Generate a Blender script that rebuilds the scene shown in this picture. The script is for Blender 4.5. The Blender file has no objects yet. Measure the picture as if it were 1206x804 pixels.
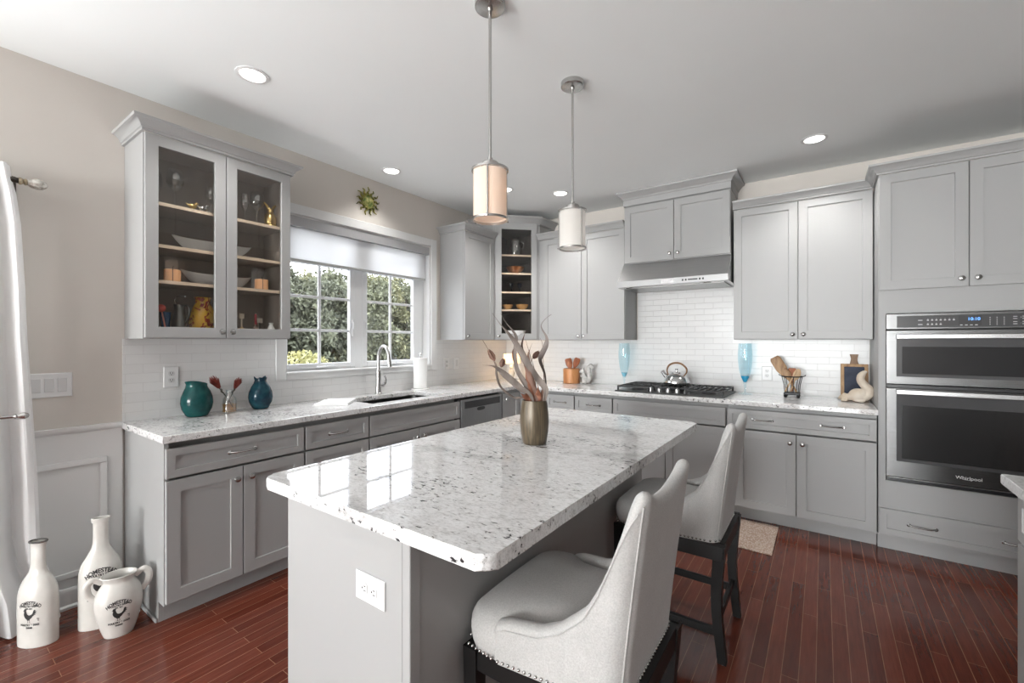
import bpy, bmesh, math, random
from mathutils import Vector, Matrix, noise
random.seed(7)
D = bpy.data
SC = bpy.context.scene
COL = SC.collection
PI = math.pi
R90 = PI/2

# ------------------------------------------------------------------ camera
CAM_POS = (3.155, -4.331, 1.357); CAM_YAW = 0.6165; F_PX = 516.7
cam = D.cameras.new('camera'); co = D.objects.new('camera', cam); COL.objects.link(co)
cam.sensor_width = 36.0; cam.lens = F_PX/1206*36.0; cam.clip_start = 0.02
co.location = CAM_POS; co.rotation_euler = (R90, 0, CAM_YAW)
SC.camera = co

# ------------------------------------------------------------------ world, light, exposure
SC.view_settings.view_transform = 'Standard'; SC.view_settings.look = 'None'
SC.view_settings.gamma = 1; SC.view_settings.use_curve_mapping = False
SC.view_settings.exposure = 0.50
SKY = 5.0
w = D.worlds.new('world'); SC.world = w; w.use_nodes = True
nt = w.node_tree; nt.nodes.clear()
def N(nt, typ, **k):
    n = nt.nodes.new(typ)
    for a, v in k.items():
        if a == 'ins':
            for i, x in v.items(): n.inputs[i].default_value = x
        else: setattr(n, a, v)
    return n
o_ = N(nt, 'ShaderNodeOutputWorld'); bg = N(nt, 'ShaderNodeBackground', ins={'Strength': SKY})
tc = N(nt, 'ShaderNodeTexCoord'); nz = N(nt, 'ShaderNodeTexNoise', ins={'Scale': 4.0, 'Detail': 6.0, 'Roughness': .55})
cr = N(nt, 'ShaderNodeValToRGB'); cr.color_ramp.elements[0].position = .38; cr.color_ramp.elements[1].position = .62
cr.color_ramp.elements[0].color = (.62, .70, .84, 1); cr.color_ramp.elements[1].color = (1, 1, 1, 1)
nt.links.new(tc.outputs['Generated'], nz.inputs['Vector']); nt.links.new(nz.outputs['Fac'], cr.inputs['Fac'])
nt.links.new(cr.outputs['Color'], bg.inputs['Color']); nt.links.new(bg.outputs[0], o_.inputs[0])

def area(name, loc, rot, sx, sy, power, color=(1, 1, 1), spread=PI):
    l = D.lights.new(name, 'AREA'); l.shape = 'RECTANGLE'; l.size = sx; l.size_y = sy
    l.energy = power; l.color = color; l.spread = spread
    o = D.objects.new(name, l); COL.objects.link(o); o.location = loc; o.rotation_euler = rot
    return o
# daylight coming in through the patio door (left wall), the rear windows and the sink window
area('patio_daylight', (.10, -5.53, 1.12), (0, -R90-1.0, 0), 1.9, 1.3, 70, (.97, 1, 1))
area('rear_daylight_a', (1.3, -12.85, 1.40), (R90+.45, 0, 0), 1.9, 2.1, 320, (.975, 1, .995))
area('rear_daylight_b', (3.28, -12.85, 1.40), (R90+.45, 0, 0), 1.45, 2.1, 245, (.975, 1, .995))

# ------------------------------------------------------------------ materials
MATS = {}
def mat(name, color=(.8, .8, .8), rough=.5, metal=0.0, **k):   # extra keywords are shader inputs
    if name in MATS: return MATS[name]
    m = D.materials.new(name); m.use_nodes = True
    b = m.node_tree.nodes['Principled BSDF']
    b.inputs['Base Color'].default_value = (*color, 1); b.inputs['Roughness'].default_value = rough
    b.inputs['Metallic'].default_value = metal
    for a, v in k.items(): b.inputs[a.replace('_', ' ')].default_value = v
    MATS[name] = m
    return m
def bsdf(m): return m.node_tree.nodes['Principled BSDF']
def ramp(nt, stops, interp='LINEAR'):
    r = N(nt, 'ShaderNodeValToRGB'); e = r.color_ramp.elements; r.color_ramp.interpolation = interp
    while len(e) < len(stops): e.new(.5)
    for i, (p, c) in enumerate(stops):
        e[i].position = p; e[i].color = (*c, 1) if len(c) == 3 else c
    return r
def noisy(name, c1, c2, scale=20, rough=.5, metal=0, bump=0, stretch=(1, 1, 1), detail=4, lo=.35, hi=.65, **k):
    if name in MATS: return MATS[name]
    m = mat(name, c1, rough, metal, **k); t = m.node_tree; b = bsdf(m)
    tc = N(t, 'ShaderNodeTexCoord'); mp = N(t, 'ShaderNodeMapping'); mp.inputs['Scale'].default_value = stretch
    n = N(t, 'ShaderNodeTexNoise', ins={'Scale': scale, 'Detail': detail})
    r = ramp(t, [(lo, c1), (hi, c2)])
    L = t.links.new
    L(tc.outputs['Object'], mp.inputs[0]); L(mp.outputs[0], n.inputs['Vector']); L(n.outputs['Fac'], r.inputs[0]); L(r.outputs[0], b.inputs['Base Color'])
    if bump:
        bp = N(t, 'ShaderNodeBump', ins={'Strength': bump, 'Distance': .002}); L(n.outputs['Fac'], bp.inputs['Height']); L(bp.outputs[0], b.inputs['Normal'])
    return m
def glass(name, tint=(1, 1, 1), gloss=(1, 1, 1), ior=1.45, rough=0.0, extra=0.0):
    if name in MATS: return MATS[name]
    m = D.materials.new(name); m.use_nodes = True; t = m.node_tree; t.nodes.clear()
    o = N(t, 'ShaderNodeOutputMaterial'); mx = N(t, 'ShaderNodeMixShader'); tr = N(t, 'ShaderNodeBsdfTransparent'); gl = N(t, 'ShaderNodeBsdfGlossy')
    tr.inputs[0].default_value = (*tint, 1); gl.inputs[0].default_value = (*gloss, 1); gl.inputs['Roughness'].default_value = rough
    fr = N(t, 'ShaderNodeFresnel'); ge = N(t, 'ShaderNodeNewGeometry'); L = t.links.new
    mr = N(t, 'ShaderNodeMapRange', ins={'To Min': ior, 'To Max': 1/ior}); L(ge.outputs['Backfacing'], mr.inputs['Value']); L(mr.outputs[0], fr.inputs['IOR'])   # no false total reflection on the back faces
    if extra:
        ml = N(t, 'ShaderNodeMath', operation='MULTIPLY'); ml.inputs[1].default_value = extra; L(fr.outputs[0], ml.inputs[0]); L(ml.outputs[0], mx.inputs[0])
    else: L(fr.outputs[0], mx.inputs[0])
    L(tr.outputs[0], mx.inputs[1]); L(gl.outputs[0], mx.inputs[2]); L(mx.outputs[0], o.inputs[0])
    MATS[name] = m
    return m
def emis(name, color, strength):
    if name in MATS: return MATS[name]
    m = mat(name, color, .5); b = bsdf(m)
    b.inputs['Emission Color'].default_value = (*color, 1); b.inputs['Emission Strength'].default_value = strength
    return m

M_GREY = mat('grey_cabinet_paint', (.352, .352, .349), .42)
M_WHITE = mat('white_trim_paint', (.72, .72, .715), .35)
M_VINYL = mat('white_vinyl', (.76, .77, .78), .3)
M_WALL = noisy('greige_wall_paint', (.625, .585, .54), (.64, .60, .555), 3, .75)
M_CEIL = noisy('ceiling_paint', (.89, .915, .915), (.90, .925, .925), 2, .9)
M_STEEL = noisy('brushed_steel', (.50, .50, .50), (.56, .56, .56), 6, .28, 1.0, stretch=(1, 60, 60))
M_DSTEEL = noisy('dark_brushed_steel', (.13, .13, .13), (.165, .165, .165), 6, .26, 1.0, stretch=(1, 60, 60))
M_NICKEL = mat('satin_nickel', (.50, .495, .485), .27, 1.0)
M_CHROME = mat('polished_steel', (.75, .75, .75), .1, 1.0)
M_BLACK = mat('black_enamel', (.012, .012, .013), .3)
M_DARKGAP = mat('dark_gap', (.03, .03, .03), .6)
M_IRON = mat('cast_iron', (.025, .025, .027), .5)
M_OVGLASS = mat('dark_oven_glass', (.018, .018, .019), .06)
M_OVGLASS2 = mat('grey_mirror_oven_glass', (.12, .12, .122), .12, .85)
M_PANE = glass('window_glass')
M_CABGLASS = glass('cabinet_glass', (.99, .985, .975))
M_CLEAR = glass('clear_drinking_glass', (.97, .98, .98), ior=2.1, rough=.03)
M_BLUEGL = glass('pale_blue_glass', (.90, .965, .985), ior=1.5, extra=.6)
M_AQUA = mat('aqua_glass_foot', (.05, .38, .60), .08)
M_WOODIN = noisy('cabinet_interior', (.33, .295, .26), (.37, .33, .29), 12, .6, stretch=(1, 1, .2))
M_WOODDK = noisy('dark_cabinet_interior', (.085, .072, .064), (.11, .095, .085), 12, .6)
M_SHELFEDGE = noisy('maple_shelf', (.62, .50, .38), (.70, .58, .45), 20, .5, stretch=(.2, 1, 1))
M_BLKWOOD = mat('espresso_wood', (.007, .0065, .0065), .42, Specular_IOR_Level=.3)
M_BRASS = mat('brass', (.72, .52, .22), .25, 1.0)
M_PORC = mat('white_porcelain', (.90, .90, .89), .15)
M_PLATE = mat('white_plastic', (.76, .76, .76), .3)
M_PLATE2 = mat('white_rocker_plastic', (.64, .64, .64), .3)
M_CERAM = noisy('crackle_white_ceramic', (.60, .585, .55), (.66, .64, .605), 14, .22)
M_INK = mat('black_print', (.02, .02, .02), .5)
M_RIMWORN = noisy('worn_dark_rim', (.02, .018, .017), (.10, .09, .085), 60, .5)
M_TERRA = mat('brushed_metal_lid', (.5, .5, .5), .3, 1.0)

def m_granite():
    m = mat('speckled_granite', (.7, .7, .7), .03); t = m.node_tree; b = bsdf(m); L = t.links.new
    b.inputs['IOR'].default_value = 1.45
    tc = N(t, 'ShaderNodeTexCoord')
    mp = N(t, 'ShaderNodeMapping'); mp.inputs['Rotation'].default_value = (0, 0, -.6); mp.inputs['Scale'].default_value = (.62, 1.25, 1)
    L(tc.outputs['Object'], mp.inputs[0])
    def noise_(scale, detail, rough=.6, dist=0, vec=mp):
        n = N(t, 'ShaderNodeTexNoise', ins={'Scale': scale, 'Detail': detail, 'Roughness': rough, 'Distortion': dist}); L(vec.outputs[0], n.inputs['Vector']); return n
    big = noise_(5, 5, .65, .6); fine = noise_(120, 4, .75); mid = noise_(34, 5, .7, .8); spk = noise_(66, 3, .6, .4); clus = noise_(4.2, 2, .5)
    base = ramp(t, [(.30, (.56, .56, .555)), (.44, (.74, .735, .73)), (.6, (.79, .79, .79))]); L(mid.outputs['Fac'], base.inputs[0])
    gr = ramp(t, [(.34, (.62, .615, .61)), (.52, (1, 1, 1))]); L(fine.outputs['Fac'], gr.inputs[0])
    m1 = N(t, 'ShaderNodeMix', data_type='RGBA', blend_type='MULTIPLY'); m1.inputs[0].default_value = .7
    L(base.outputs[0], m1.inputs[6]); L(gr.outputs[0], m1.inputs[7])
    vein = ramp(t, [(.34, (.68, .675, .67)), (.47, (1, 1, 1))]); L(big.outputs['Fac'], vein.inputs[0])
    m2 = N(t, 'ShaderNodeMix', data_type='RGBA', blend_type='MULTIPLY'); m2.inputs[0].default_value = .8
    L(m1.outputs[2], m2.inputs[6]); L(vein.outputs[0], m2.inputs[7])
    # black flecks, gathered in clusters
    ad = N(t, 'ShaderNodeMath', operation='MULTIPLY_ADD'); ad.inputs[1].default_value = .42; L(clus.outputs['Fac'], ad.inputs[0]); L(spk.outputs['Fac'], ad.inputs[2])
    sr = ramp(t, [(.858, (0, 0, 0)), (.885, (1, 1, 1))]); L(ad.outputs[0], sr.inputs[0])
    sg = ramp(t, [(.765, (1, 1, 1)), (.83, (.80, .795, .79))]); L(ad.outputs[0], sg.inputs[0])
    m25 = N(t, 'ShaderNodeMix', data_type='RGBA', blend_type='MULTIPLY'); m25.inputs[0].default_value = 1; L(m2.outputs[2], m25.inputs[6]); L(sg.outputs[0], m25.inputs[7]); m2 = m25
    m3 = N(t, 'ShaderNodeMix', data_type='RGBA'); L(sr.outputs[0], m3.inputs[0]); L(m2.outputs[2], m3.inputs[6]); m3.inputs[7].default_value = (.035, .033, .035, 1)
    L(m3.outputs[2], b.inputs['Base Color'])
    return m
M_GRAN = m_granite()

def m_floor():
    m = mat('cherry_plank_floor', (.08, .02, .015), .2); t = m.node_tree; b = bsdf(m); L = t.links.new
    tc = N(t, 'ShaderNodeTexCoord'); mp = N(t, 'ShaderNodeMapping'); mp.inputs['Rotation'].default_value = (0, 0, R90)
    L(tc.outputs['Object'], mp.inputs[0])
    br = N(t, 'ShaderNodeTexBrick', offset=.37, offset_frequency=2, squash=1.0)
    for k, v in {'Scale': 1.0, 'Mortar Size': .0013, 'Mortar Smooth': .1, 'Bias': 0.0, 'Brick Width': .85, 'Row Height': .058}.items(): br.inputs[k].default_value = v
    br.inputs['Color1'].default_value = (.100, .022, .0125, 1); br.inputs['Color2'].default_value = (.172, .046, .027, 1); br.inputs['Mortar'].default_value = (.32, .155, .09, 1)  # pale joint colour paints in the light caught by plank bevels
    L(mp.outputs[0], br.inputs['Vector'])
    mp2 = N(t, 'ShaderNodeMapping'); mp2.inputs['Scale'].default_value = (14, 1, 1); L(tc.outputs['Object'], mp2.inputs[0])
    n = N(t, 'ShaderNodeTexNoise', ins={'Scale': 5.0, 'Detail': 6.0, 'Roughness': .65}); L(mp2.outputs[0], n.inputs['Vector'])
    r = ramp(t, [(.3, (.68, .64, .62)), (.7, (1.15, 1.12, 1.1))]); L(n.outputs['Fac'], r.inputs[0])
    mx = N(t, 'ShaderNodeMix', data_type='RGBA', blend_type='MULTIPLY'); mx.inputs[0].default_value = 1
    L(br.outputs['Color'], mx.inputs[6]); L(r.outputs[0], mx.inputs[7]); L(mx.outputs[2], b.inputs['Base Color'])
    n2 = N(t, 'ShaderNodeTexNoise', ins={'Scale': 1.5, 'Detail': 3.0}); L(tc.outputs['Object'], n2.inputs['Vector'])
    rr = N(t, 'ShaderNodeMapRange', ins={'To Min': .13, 'To Max': .23}); L(n2.outputs['Fac'], rr.inputs['Value']); L(rr.outputs[0], b.inputs['Roughness'])
    bp = N(t, 'ShaderNodeBump', ins={'Strength': .25, 'Distance': .001}); bp.invert = True; L(br.outputs['Fac'], bp.inputs['Height']); L(bp.outputs[0], b.inputs['Normal'])
    return m
M_FLOOR = m_floor()

def m_tile(name, axis):
    """white 2x6 inch glazed running-bond tile; axis = world axis that runs along the wall"""
    m = mat(name, (.8, .8, .8), .19, Specular_IOR_Level=.25); t = m.node_tree; b = bsdf(m); L = t.links.new
    tc = N(t, 'ShaderNodeTexCoord'); sp = N(t, 'ShaderNodeSeparateXYZ'); cb = N(t, 'ShaderNodeCombineXYZ')
    L(tc.outputs['Object'], sp.inputs[0]); L(sp.outputs[axis], cb.inputs[0]); L(sp.outputs['Z'], cb.inputs[1])
    br = N(t, 'ShaderNodeTexBrick', offset=.5, offset_frequency=2)
    for k, v in {'Scale': 1.0, 'Mortar Size': .0014, 'Mortar Smooth': .25, 'Brick Width': .156, 'Row Height': .0535}.items(): br.inputs[k].default_value = v
    br.inputs['Color1'].default_value = (.73, .73, .725, 1); br.inputs['Color2'].default_value = (.755, .755, .75, 1); br.inputs['Mortar'].default_value = (.665, .66, .655, 1)
    L(cb.outputs[0], br.inputs['Vector']); L(br.outputs['Color'], b.inputs['Base Color'])
    n = N(t, 'ShaderNodeTexNoise', ins={'Scale': 9.0, 'Detail': 1.0}); L(tc.outputs['Object'], n.inputs['Vector'])
    ma = N(t, 'ShaderNodeMath', operation='MULTIPLY_ADD'); ma.inputs[1].default_value = -1.0; L(br.outputs['Fac'], ma.inputs[0])
    sc = N(t, 'ShaderNodeMath', operation='MULTIPLY'); sc.inputs[1].default_value = 1.2; L(n.outputs['Fac'], sc.inputs[0]); L(sc.outputs[0], ma.inputs[2])
    bp = N(t, 'ShaderNodeBump', ins={'Strength': .7, 'Distance': .0018}); L(ma.outputs[0], bp.inputs['Height']); L(bp.outputs[0], b.inputs['Normal'])
    return m
M_TILE_L = m_tile('subway_tile_along_y', 'Y'); M_TILE_B = m_tile('subway_tile_along_x', 'X')

def m_linen():
    m = mat('oatmeal_linen', (.6, .59, .57), .9); t = m.node_tree; b = bsdf(m); L = t.links.new
    tc = N(t, 'ShaderNodeTexCoord')
    a = N(t, 'ShaderNodeTexNoise', ins={'Scale': 260.0, 'Detail': 2.0}); L(tc.outputs['Object'], a.inputs['Vector'])
    c = N(t, 'ShaderNodeTexNoise', ins={'Scale': 12.0, 'Detail': 3.0}); L(tc.outputs['Object'], c.inputs['Vector'])
    r = ramp(t, [(.3, (.40, .393, .382)), (.7, (.50, .493, .482))]); L(a.outputs['Fac'], r.inputs[0])
    r2 = ramp(t, [(.3, (.93, .93, .93)), (.7, (1, 1, 1))]); L(c.outputs['Fac'], r2.inputs[0])
    mx = N(t, 'ShaderNodeMix', data_type='RGBA', blend_type='MULTIPLY'); mx.inputs[0].default_value = 1
    L(r.outputs[0], mx.inputs[6]); L(r2.outputs[0], mx.inputs[7]); L(mx.outputs[2], b.inputs['Base Color'])
    bp = N(t, 'ShaderNodeBump', ins={'Strength': .25, 'Distance': .001}); L(a.outputs['Fac'], bp.inputs['Height']); L(bp.outputs[0], b.inputs['Normal'])
    b.inputs['Sheen Weight'].default_value = .2
    return m
M_LINEN = m_linen()
def translucent(name, col, tfac=.5, rough=.9, emit=0):
    m = D.materials.new(name); m.use_nodes = True; t = m.node_tree; t.nodes.clear()
    o = N(t, 'ShaderNodeOutputMaterial'); mx = N(t, 'ShaderNodeMixShader', ins={0: tfac})
    a = N(t, 'ShaderNodeBsdfDiffuse'); c = N(t, 'ShaderNodeBsdfTranslucent')
    a.inputs[0].default_value = (*col, 1); c.inputs[0].default_value = (*col, 1); L = t.links.new
    L(a.outputs[0], mx.inputs[1]); L(c.outputs[0], mx.inputs[2])
    if emit:
        e = N(t, 'ShaderNodeEmission', ins={'Strength': emit}); e.inputs[0].default_value = (*col, 1)
        ad = N(t, 'ShaderNodeAddShader'); L(mx.outputs[0], ad.inputs[0]); L(e.outputs[0], ad.inputs[1]); L(ad.outputs[0], o.inputs[0])
    else: L(mx.outputs[0], o.inputs[0])
    MATS[name] = m
    return m
M_BLIND = translucent('white_roller_fabric', (.86, .86, .86), .60)
M_CURT = translucent('white_curtain_linen', (.92, .92, .92), .35)
M_SHADEW = translucent('warm_frosted_shade', (.84, .72, .62), .4, emit=.10)
M_SHADEC = translucent('white_frosted_shade', (.80, .785, .76), .4, emit=.10)

# ------------------------------------------------------------------ geometry helpers
def bm_(): return bmesh.new()
def obj(name, bm, m, parent=None, smooth=35, loc=None, rot=None, kind=None):
    me = D.meshes.new(name)
    if smooth == 180: pass
    bmesh.ops.recalc_face_normals(bm, faces=bm.faces[:])
    bm.to_mesh(me); bm.free()
    if smooth:
        for p in me.polygons: p.use_smooth = True
        if smooth < 180: me.set_sharp_from_angle(angle=math.radians(smooth))
    if isinstance(m, (list, tuple)):
        for x in m: me.materials.append(x)
    elif m: me.materials.append(m)
    o = D.objects.new(name, me); COL.objects.link(o)
    if parent: o.parent = parent
    if smooth and smooth < 180:
        wn = o.modifiers.new('weighted_normal', 'WEIGHTED_NORMAL'); wn.keep_sharp = True; wn.weight = 90
    if loc: o.location = loc
    if rot: o.rotation_euler = rot
    if kind: o['kind'] = kind
    return o
def tag(o, label, cat, group=None):
    o['label'] = label; o['category'] = cat
    if group: o['group'] = group
    return o
def thing(name, label, cat, loc=(0, 0, 0), rz=0, group=None):
    o = D.objects.new(name, None); COL.objects.link(o); o.empty_display_size = .05
    o.location = loc; o.rotation_euler = (0, 0, rz)
    return tag(o, label, cat, group)
def dup(root, loc, rz=None, label=None, group=None, scale=None):
    c = root.copy(); COL.objects.link(c); c.location = loc
    if rz is not None: c.rotation_euler = (0, 0, rz)
    if scale: c.scale = (scale,)*3
    if label: c['label'] = label
    if group: c['group'] = group
    for ch in list(root.children):
        d = ch.copy(); COL.objects.link(d); d.parent = c
        for g in list(ch.children):
            e = g.copy(); COL.objects.link(e); e.parent = d
    return c
def box(bm, x0, x1, y0, y1, z0, z1, bev=0, seg=1, mi=0, M=None):
    r = bmesh.ops.create_cube(bm, size=1); vs = r['verts']
    T = Matrix.Translation(((x0+x1)/2, (y0+y1)/2, (z0+z1)/2)) @ Matrix.Diagonal((abs(x1-x0), abs(y1-y0), abs(z1-z0), 1))
    if M: T = M @ T
    bmesh.ops.transform(bm, matrix=T, verts=vs)
    fs = list({f for v in vs for f in v.link_faces})
    for f in fs: f.material_index = mi
    if bev:
        es = list({e for v in vs for e in v.link_edges})
        bmesh.ops.bevel(bm, geom=es, offset=bev, segments=seg, affect='EDGES', profile=.5, clamp_overlap=True, material=mi)
def lathe(bm, prof, seg=28, M=None, sx=1, sy=1, mi=0, cap0=True, cap1=True, arc=None):
    rings = []
    for r, z in prof:
        if r < 1e-6: rings.append([bm.verts.new((0, 0, z))]); continue
        rings.append([bm.verts.new((r*sx*math.cos(2*PI*i/seg), r*sy*math.sin(2*PI*i/seg), z)) for i in range(seg)])
    fs = []
    for a, b in zip(rings, rings[1:]):
        for i in range(seg):
            j = (i+1) % seg
            if len(a) == 1 and len(b) == 1: continue
            if len(a) == 1: fs.append(bm.faces.new((a[0], b[i], b[j])))
            elif len(b) == 1: fs.append(bm.faces.new((a[i], a[j], b[0])))
            else: fs.append(bm.faces.new((a[i], a[j], b[j], b[i])))
    if cap0 and len(rings[0]) > 1: fs.append(bm.faces.new(rings[0][::-1]))
    if cap1 and len(rings[-1]) > 1: fs.append(bm.faces.new(rings[-1]))
    for f in fs: f.material_index = mi
    if M: bmesh.ops.transform(bm, matrix=M, verts=[v for r in rings for v in r])
    return rings
def cyl(bm, p0, p1, r, seg=16, mi=0, r1=None):
    p0, p1 = Vector(p0), Vector(p1); d = p1-p0
    M = Matrix.Translation(p0) @ d.to_track_quat('Z', 'Y').to_matrix().to_4x4()
    lathe(bm, [(r, 0), (r if r1 is None else r1, d.length)], seg, M, mi=mi)
def smooth_path(pts, n=6):
    pts = [Vector(p) for p in pts]; out = []
    P = [2*pts[0]-pts[1]]+pts+[2*pts[-1]-pts[-2]]
    for i in range(1, len(P)-2):
        a, b, c, d = P[i-1:i+3]
        for k in range(n):
            t = k/n
            out.append(.5*((2*b)+(c-a)*t+(2*a-5*b+4*c-d)*t*t+(3*b-a-3*c+d)*t**3))
    out.append(pts[-1]); return out
def tube(bm, pts, r, seg=10, mi=0, closed=False, caps=True, flat=1.0):
    """tube through pts; r is a radius or a list of radii"""
    pts = [Vector(p) for p in pts]; n = len(pts); rings = []
    up = Vector((0, 0, 1)); prev = None
    for i, p in enumerate(pts):
        if closed: t = (pts[(i+1) % n]-pts[i-1])
        else: t = pts[min(i+1, n-1)]-pts[max(i-1, 0)]
        t.normalize()
        if prev is None:
            a = t.cross(up)
            if a.length < .1: a = t.cross(Vector((1, 0, 0)))
        else: a = prev-t*prev.dot(t)
        a.normalize(); b = t.cross(a); prev = a
        rr = r[i] if isinstance(r, (list, tuple)) else r
        rings.append([bm.verts.new(p+a*rr*math.cos(2*PI*k/seg)+b*rr*flat*math.sin(2*PI*k/seg)) for k in range(seg)])
    prs = list(zip(rings, rings[1:]))+([(rings[-1], rings[0])] if closed else [])
    for x, y in prs:
        for k in range(seg):
            j = (k+1) % seg; f = bm.faces.new((x[k], x[j], y[j], y[k])); f.material_index = mi
    if caps and not closed:
        for q in (rings[0][::-1], rings[-1]): f = bm.faces.new(q); f.material_index = mi
def prism(bm, poly, z0, z1, bev=0, seg=2, M=None, mi=0):
    a = [bm.verts.new((x, y, z0)) for x, y in poly]; b = [bm.verts.new((x, y, z1)) for x, y in poly]; n = len(poly)
    fs = [bm.faces.new(a[::-1]), bm.faces.new(b)]
    for i in range(n): fs.append(bm.faces.new((a[i], a[(i+1) % n], b[(i+1) % n], b[i])))
    for f in fs: f.material_index = mi
    vs = a+b
    if M: bmesh.ops.transform(bm, matrix=M, verts=vs)
    if bev:
        es = [e for f in fs[:2] for e in f.edges]
        bmesh.ops.bevel(bm, geom=list(set(es)), offset=bev, segments=seg, affect='EDGES', profile=.5, material=mi)
def sweep(bm, path, prof, closed=False, mi=0):
    """profile [(out, z)] swept round a plan path with mitred corners; out is to the right of travel"""
    n = len(path); rings = []
    for i in range(n):
        p = Vector(path[i]); ds = []
        if closed or i > 0: ds.append((p-Vector(path[i-1])).normalized())
        if closed or i < n-1: ds.append((Vector(path[(i+1) % n])-p).normalized())
        ns = [Vector((d.y, -d.x)) for d in ds]
        if len(ns) == 2:
            m = (ns[0]+ns[1]); m = m/m.length_squared*2 if m.length > 1e-6 else ns[0]
        else: m = ns[0]
        rings.append([bm.verts.new((p.x+m.x*o, p.y+m.y*o, z)) for o, z in prof])
    prs = list(zip(rings, rings[1:]))+([(rings[-1], rings[0])] if closed else [])
    k = len(prof)
    for a, b in prs:
        for j in range(k):
            f = bm.faces.new((a[j], b[j], b[(j+1) % k], a[(j+1) % k])); f.material_index = mi
    if not closed:
        bm.faces.new(rings[0][::-1]); bm.faces.new(rings[-1])
def rects(bm, x0, x1, z0, z1, rings, close=True, loop=False, mi=0):
    """nested rectangles (inset, y) joined into a panel facing -y"""
    R = []
    for ins, y in rings:
        R.append([bm.verts.new(c) for c in ((x0+ins, y, z0+ins), (x1-ins, y, z0+ins), (x1-ins, y, z1-ins), (x0+ins, y, z1-ins))])
    pr = list(zip(R, R[1:]))+([(R[-1], R[0])] if loop else [])
    fs = []
    for a, b in pr:
        for i in range(4):
            j = (i+1) % 4; fs.append(bm.faces.new((a[i], a[j], b[j], b[i])))
    if close:
        fs.append(bm.faces.new(R[0])); fs.append(bm.faces.new(R[-1]))
    for f in fs: f.material_index = mi
def shaker(bm, x0, x1, z0, z1, yb, t=.02, fr=.057, rec=.009):
    yf = yb-t
    rects(bm, x0, x1, z0, z1, [(0, yb), (0, yf+.0015), (.0015, yf), (fr, yf), (fr+.002, yf+rec)])
def open_frame(bm, x0, x1, z0, z1, yb, t=.02, fr=.057):
    yf = yb-t
    rects(bm, x0, x1, z0, z1, [(0, yb), (0, yf+.0015), (.0015, yf), (fr-.0015, yf), (fr, yf+.0015), (fr, yb)], close=False, loop=True)
def text_bm(bm, body, size, M, extrude=.0004, align='CENTER', bend=0, mi=0, bold=0):
    c = D.curves.new('t', 'FONT'); c.body = body; c.size = size; c.offset = bold; c.extrude = extrude; c.align_x = align; c.align_y = 'CENTER'
    o = D.objects.new('t', c); COL.objects.link(o)
    dg = bpy.context.evaluated_depsgraph_get(); me = D.meshes.new_from_object(o.evaluated_get(dg))
    k0 = len(bm.verts); bm.from_mesh(me); bm.verts.ensure_lookup_table(); vs = bm.verts[k0:]
    for v in vs:
        x, y, z = v.co
        if bend:   # arch the line upward round a circle of radius bend
            a = x/bend; rr = bend+y; v.co = Vector((rr*math.sin(a), rr*math.cos(a)-bend, z))
        v.co = M(v.co) if callable(M) else M @ v.co
    D.objects.remove(o); D.curves.remove(c); D.meshes.remove(me)
    return vs

# ------------------------------------------------------------------ room shell
H = 2.743; XR = 4.32; YB = -13.0; WT = .14
def wall_holes(name, u0, u1, z0, z1, holes, along, pos, thick, m):
    us = sorted({u0, u1, *[h[0] for h in holes], *[h[1] for h in holes]}); zs = sorted({z0, z1, *[h[2] for h in holes], *[h[3] for h in holes]})
    bm = bm_(); cache = {}
    def V(u, d, z):
        k = (round(u, 5), round(d, 5), round(z, 5))
        if k not in cache: cache[k] = bm.verts.new((u, d, z) if along == 'x' else (d, u, z))
        return cache[k]
    solid = {}
    for i in range(len(us)-1):
        for j in range(len(zs)-1):
            cu, cz = (us[i]+us[i+1])/2, (zs[j]+zs[j+1])/2
            solid[i, j] = not any(h[0] < cu < h[1] and h[2] < cz < h[3] for h in holes)
    a, b = pos, pos+thick
    for (i, j), s in solid.items():
        if not s: continue
        A, B, C, E = (us[i], zs[j]), (us[i+1], zs[j]), (us[i+1], zs[j+1]), (us[i], zs[j+1])
        for d in (a, b): bm.faces.new([V(u, d, z) for u, z in (A, B, C, E)])
        for (p, q), nb in (((A, B), (i, j-1)), ((B, C), (i+1, j)), ((C, E), (i, j+1)), ((E, A), (i-1, j))):
            if not solid.get(nb, False): bm.faces.new([V(p[0], a, p[1]), V(q[0], a, q[1]), V(q[0], b, q[1]), V(p[0], b, p[1])])
    return obj(name, bm, m, smooth=0, kind='structure')
WIN = (-2.70, -1.27, 1.13, 2.29)       # sink window opening: y0, y1, z0, z1
PAT = (-6.2, -4.30, 0.0, 2.06)         # patio door opening
bm = bm_(); box(bm, -WT, XR+WT, YB-WT, WT, -.05, 0); obj('floor', bm, M_FLOOR, smooth=0, kind='structure')
bm = bm_(); box(bm, -WT, XR+WT, YB-WT, WT, H, H+.1); obj('ceiling', bm, M_CEIL, smooth=0, kind='structure')
wall_holes('wall_left', YB, 0, 0, H, [WIN, PAT], 'y', -WT, WT, M_WALL)
wall_holes('wall_back', -WT, XR+WT, 0, H, [], 'x', 0, WT, M_WALL)
wall_holes('wall_right', YB, 0, 0, H, [], 'y', XR, WT, mat('bounce_cutting_taupe', (.26, .24, .225), .75))  # unseen wall, toned dark to cut light bounced onto the left cabinets
RW = [(.35, 2.25, .3, 2.45), (2.55, 4.0, .3, 2.45)]
wall_holes('wall_rear', -WT, XR+WT, 0, H, RW, 'x', YB-WT, WT, M_WALL)

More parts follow.
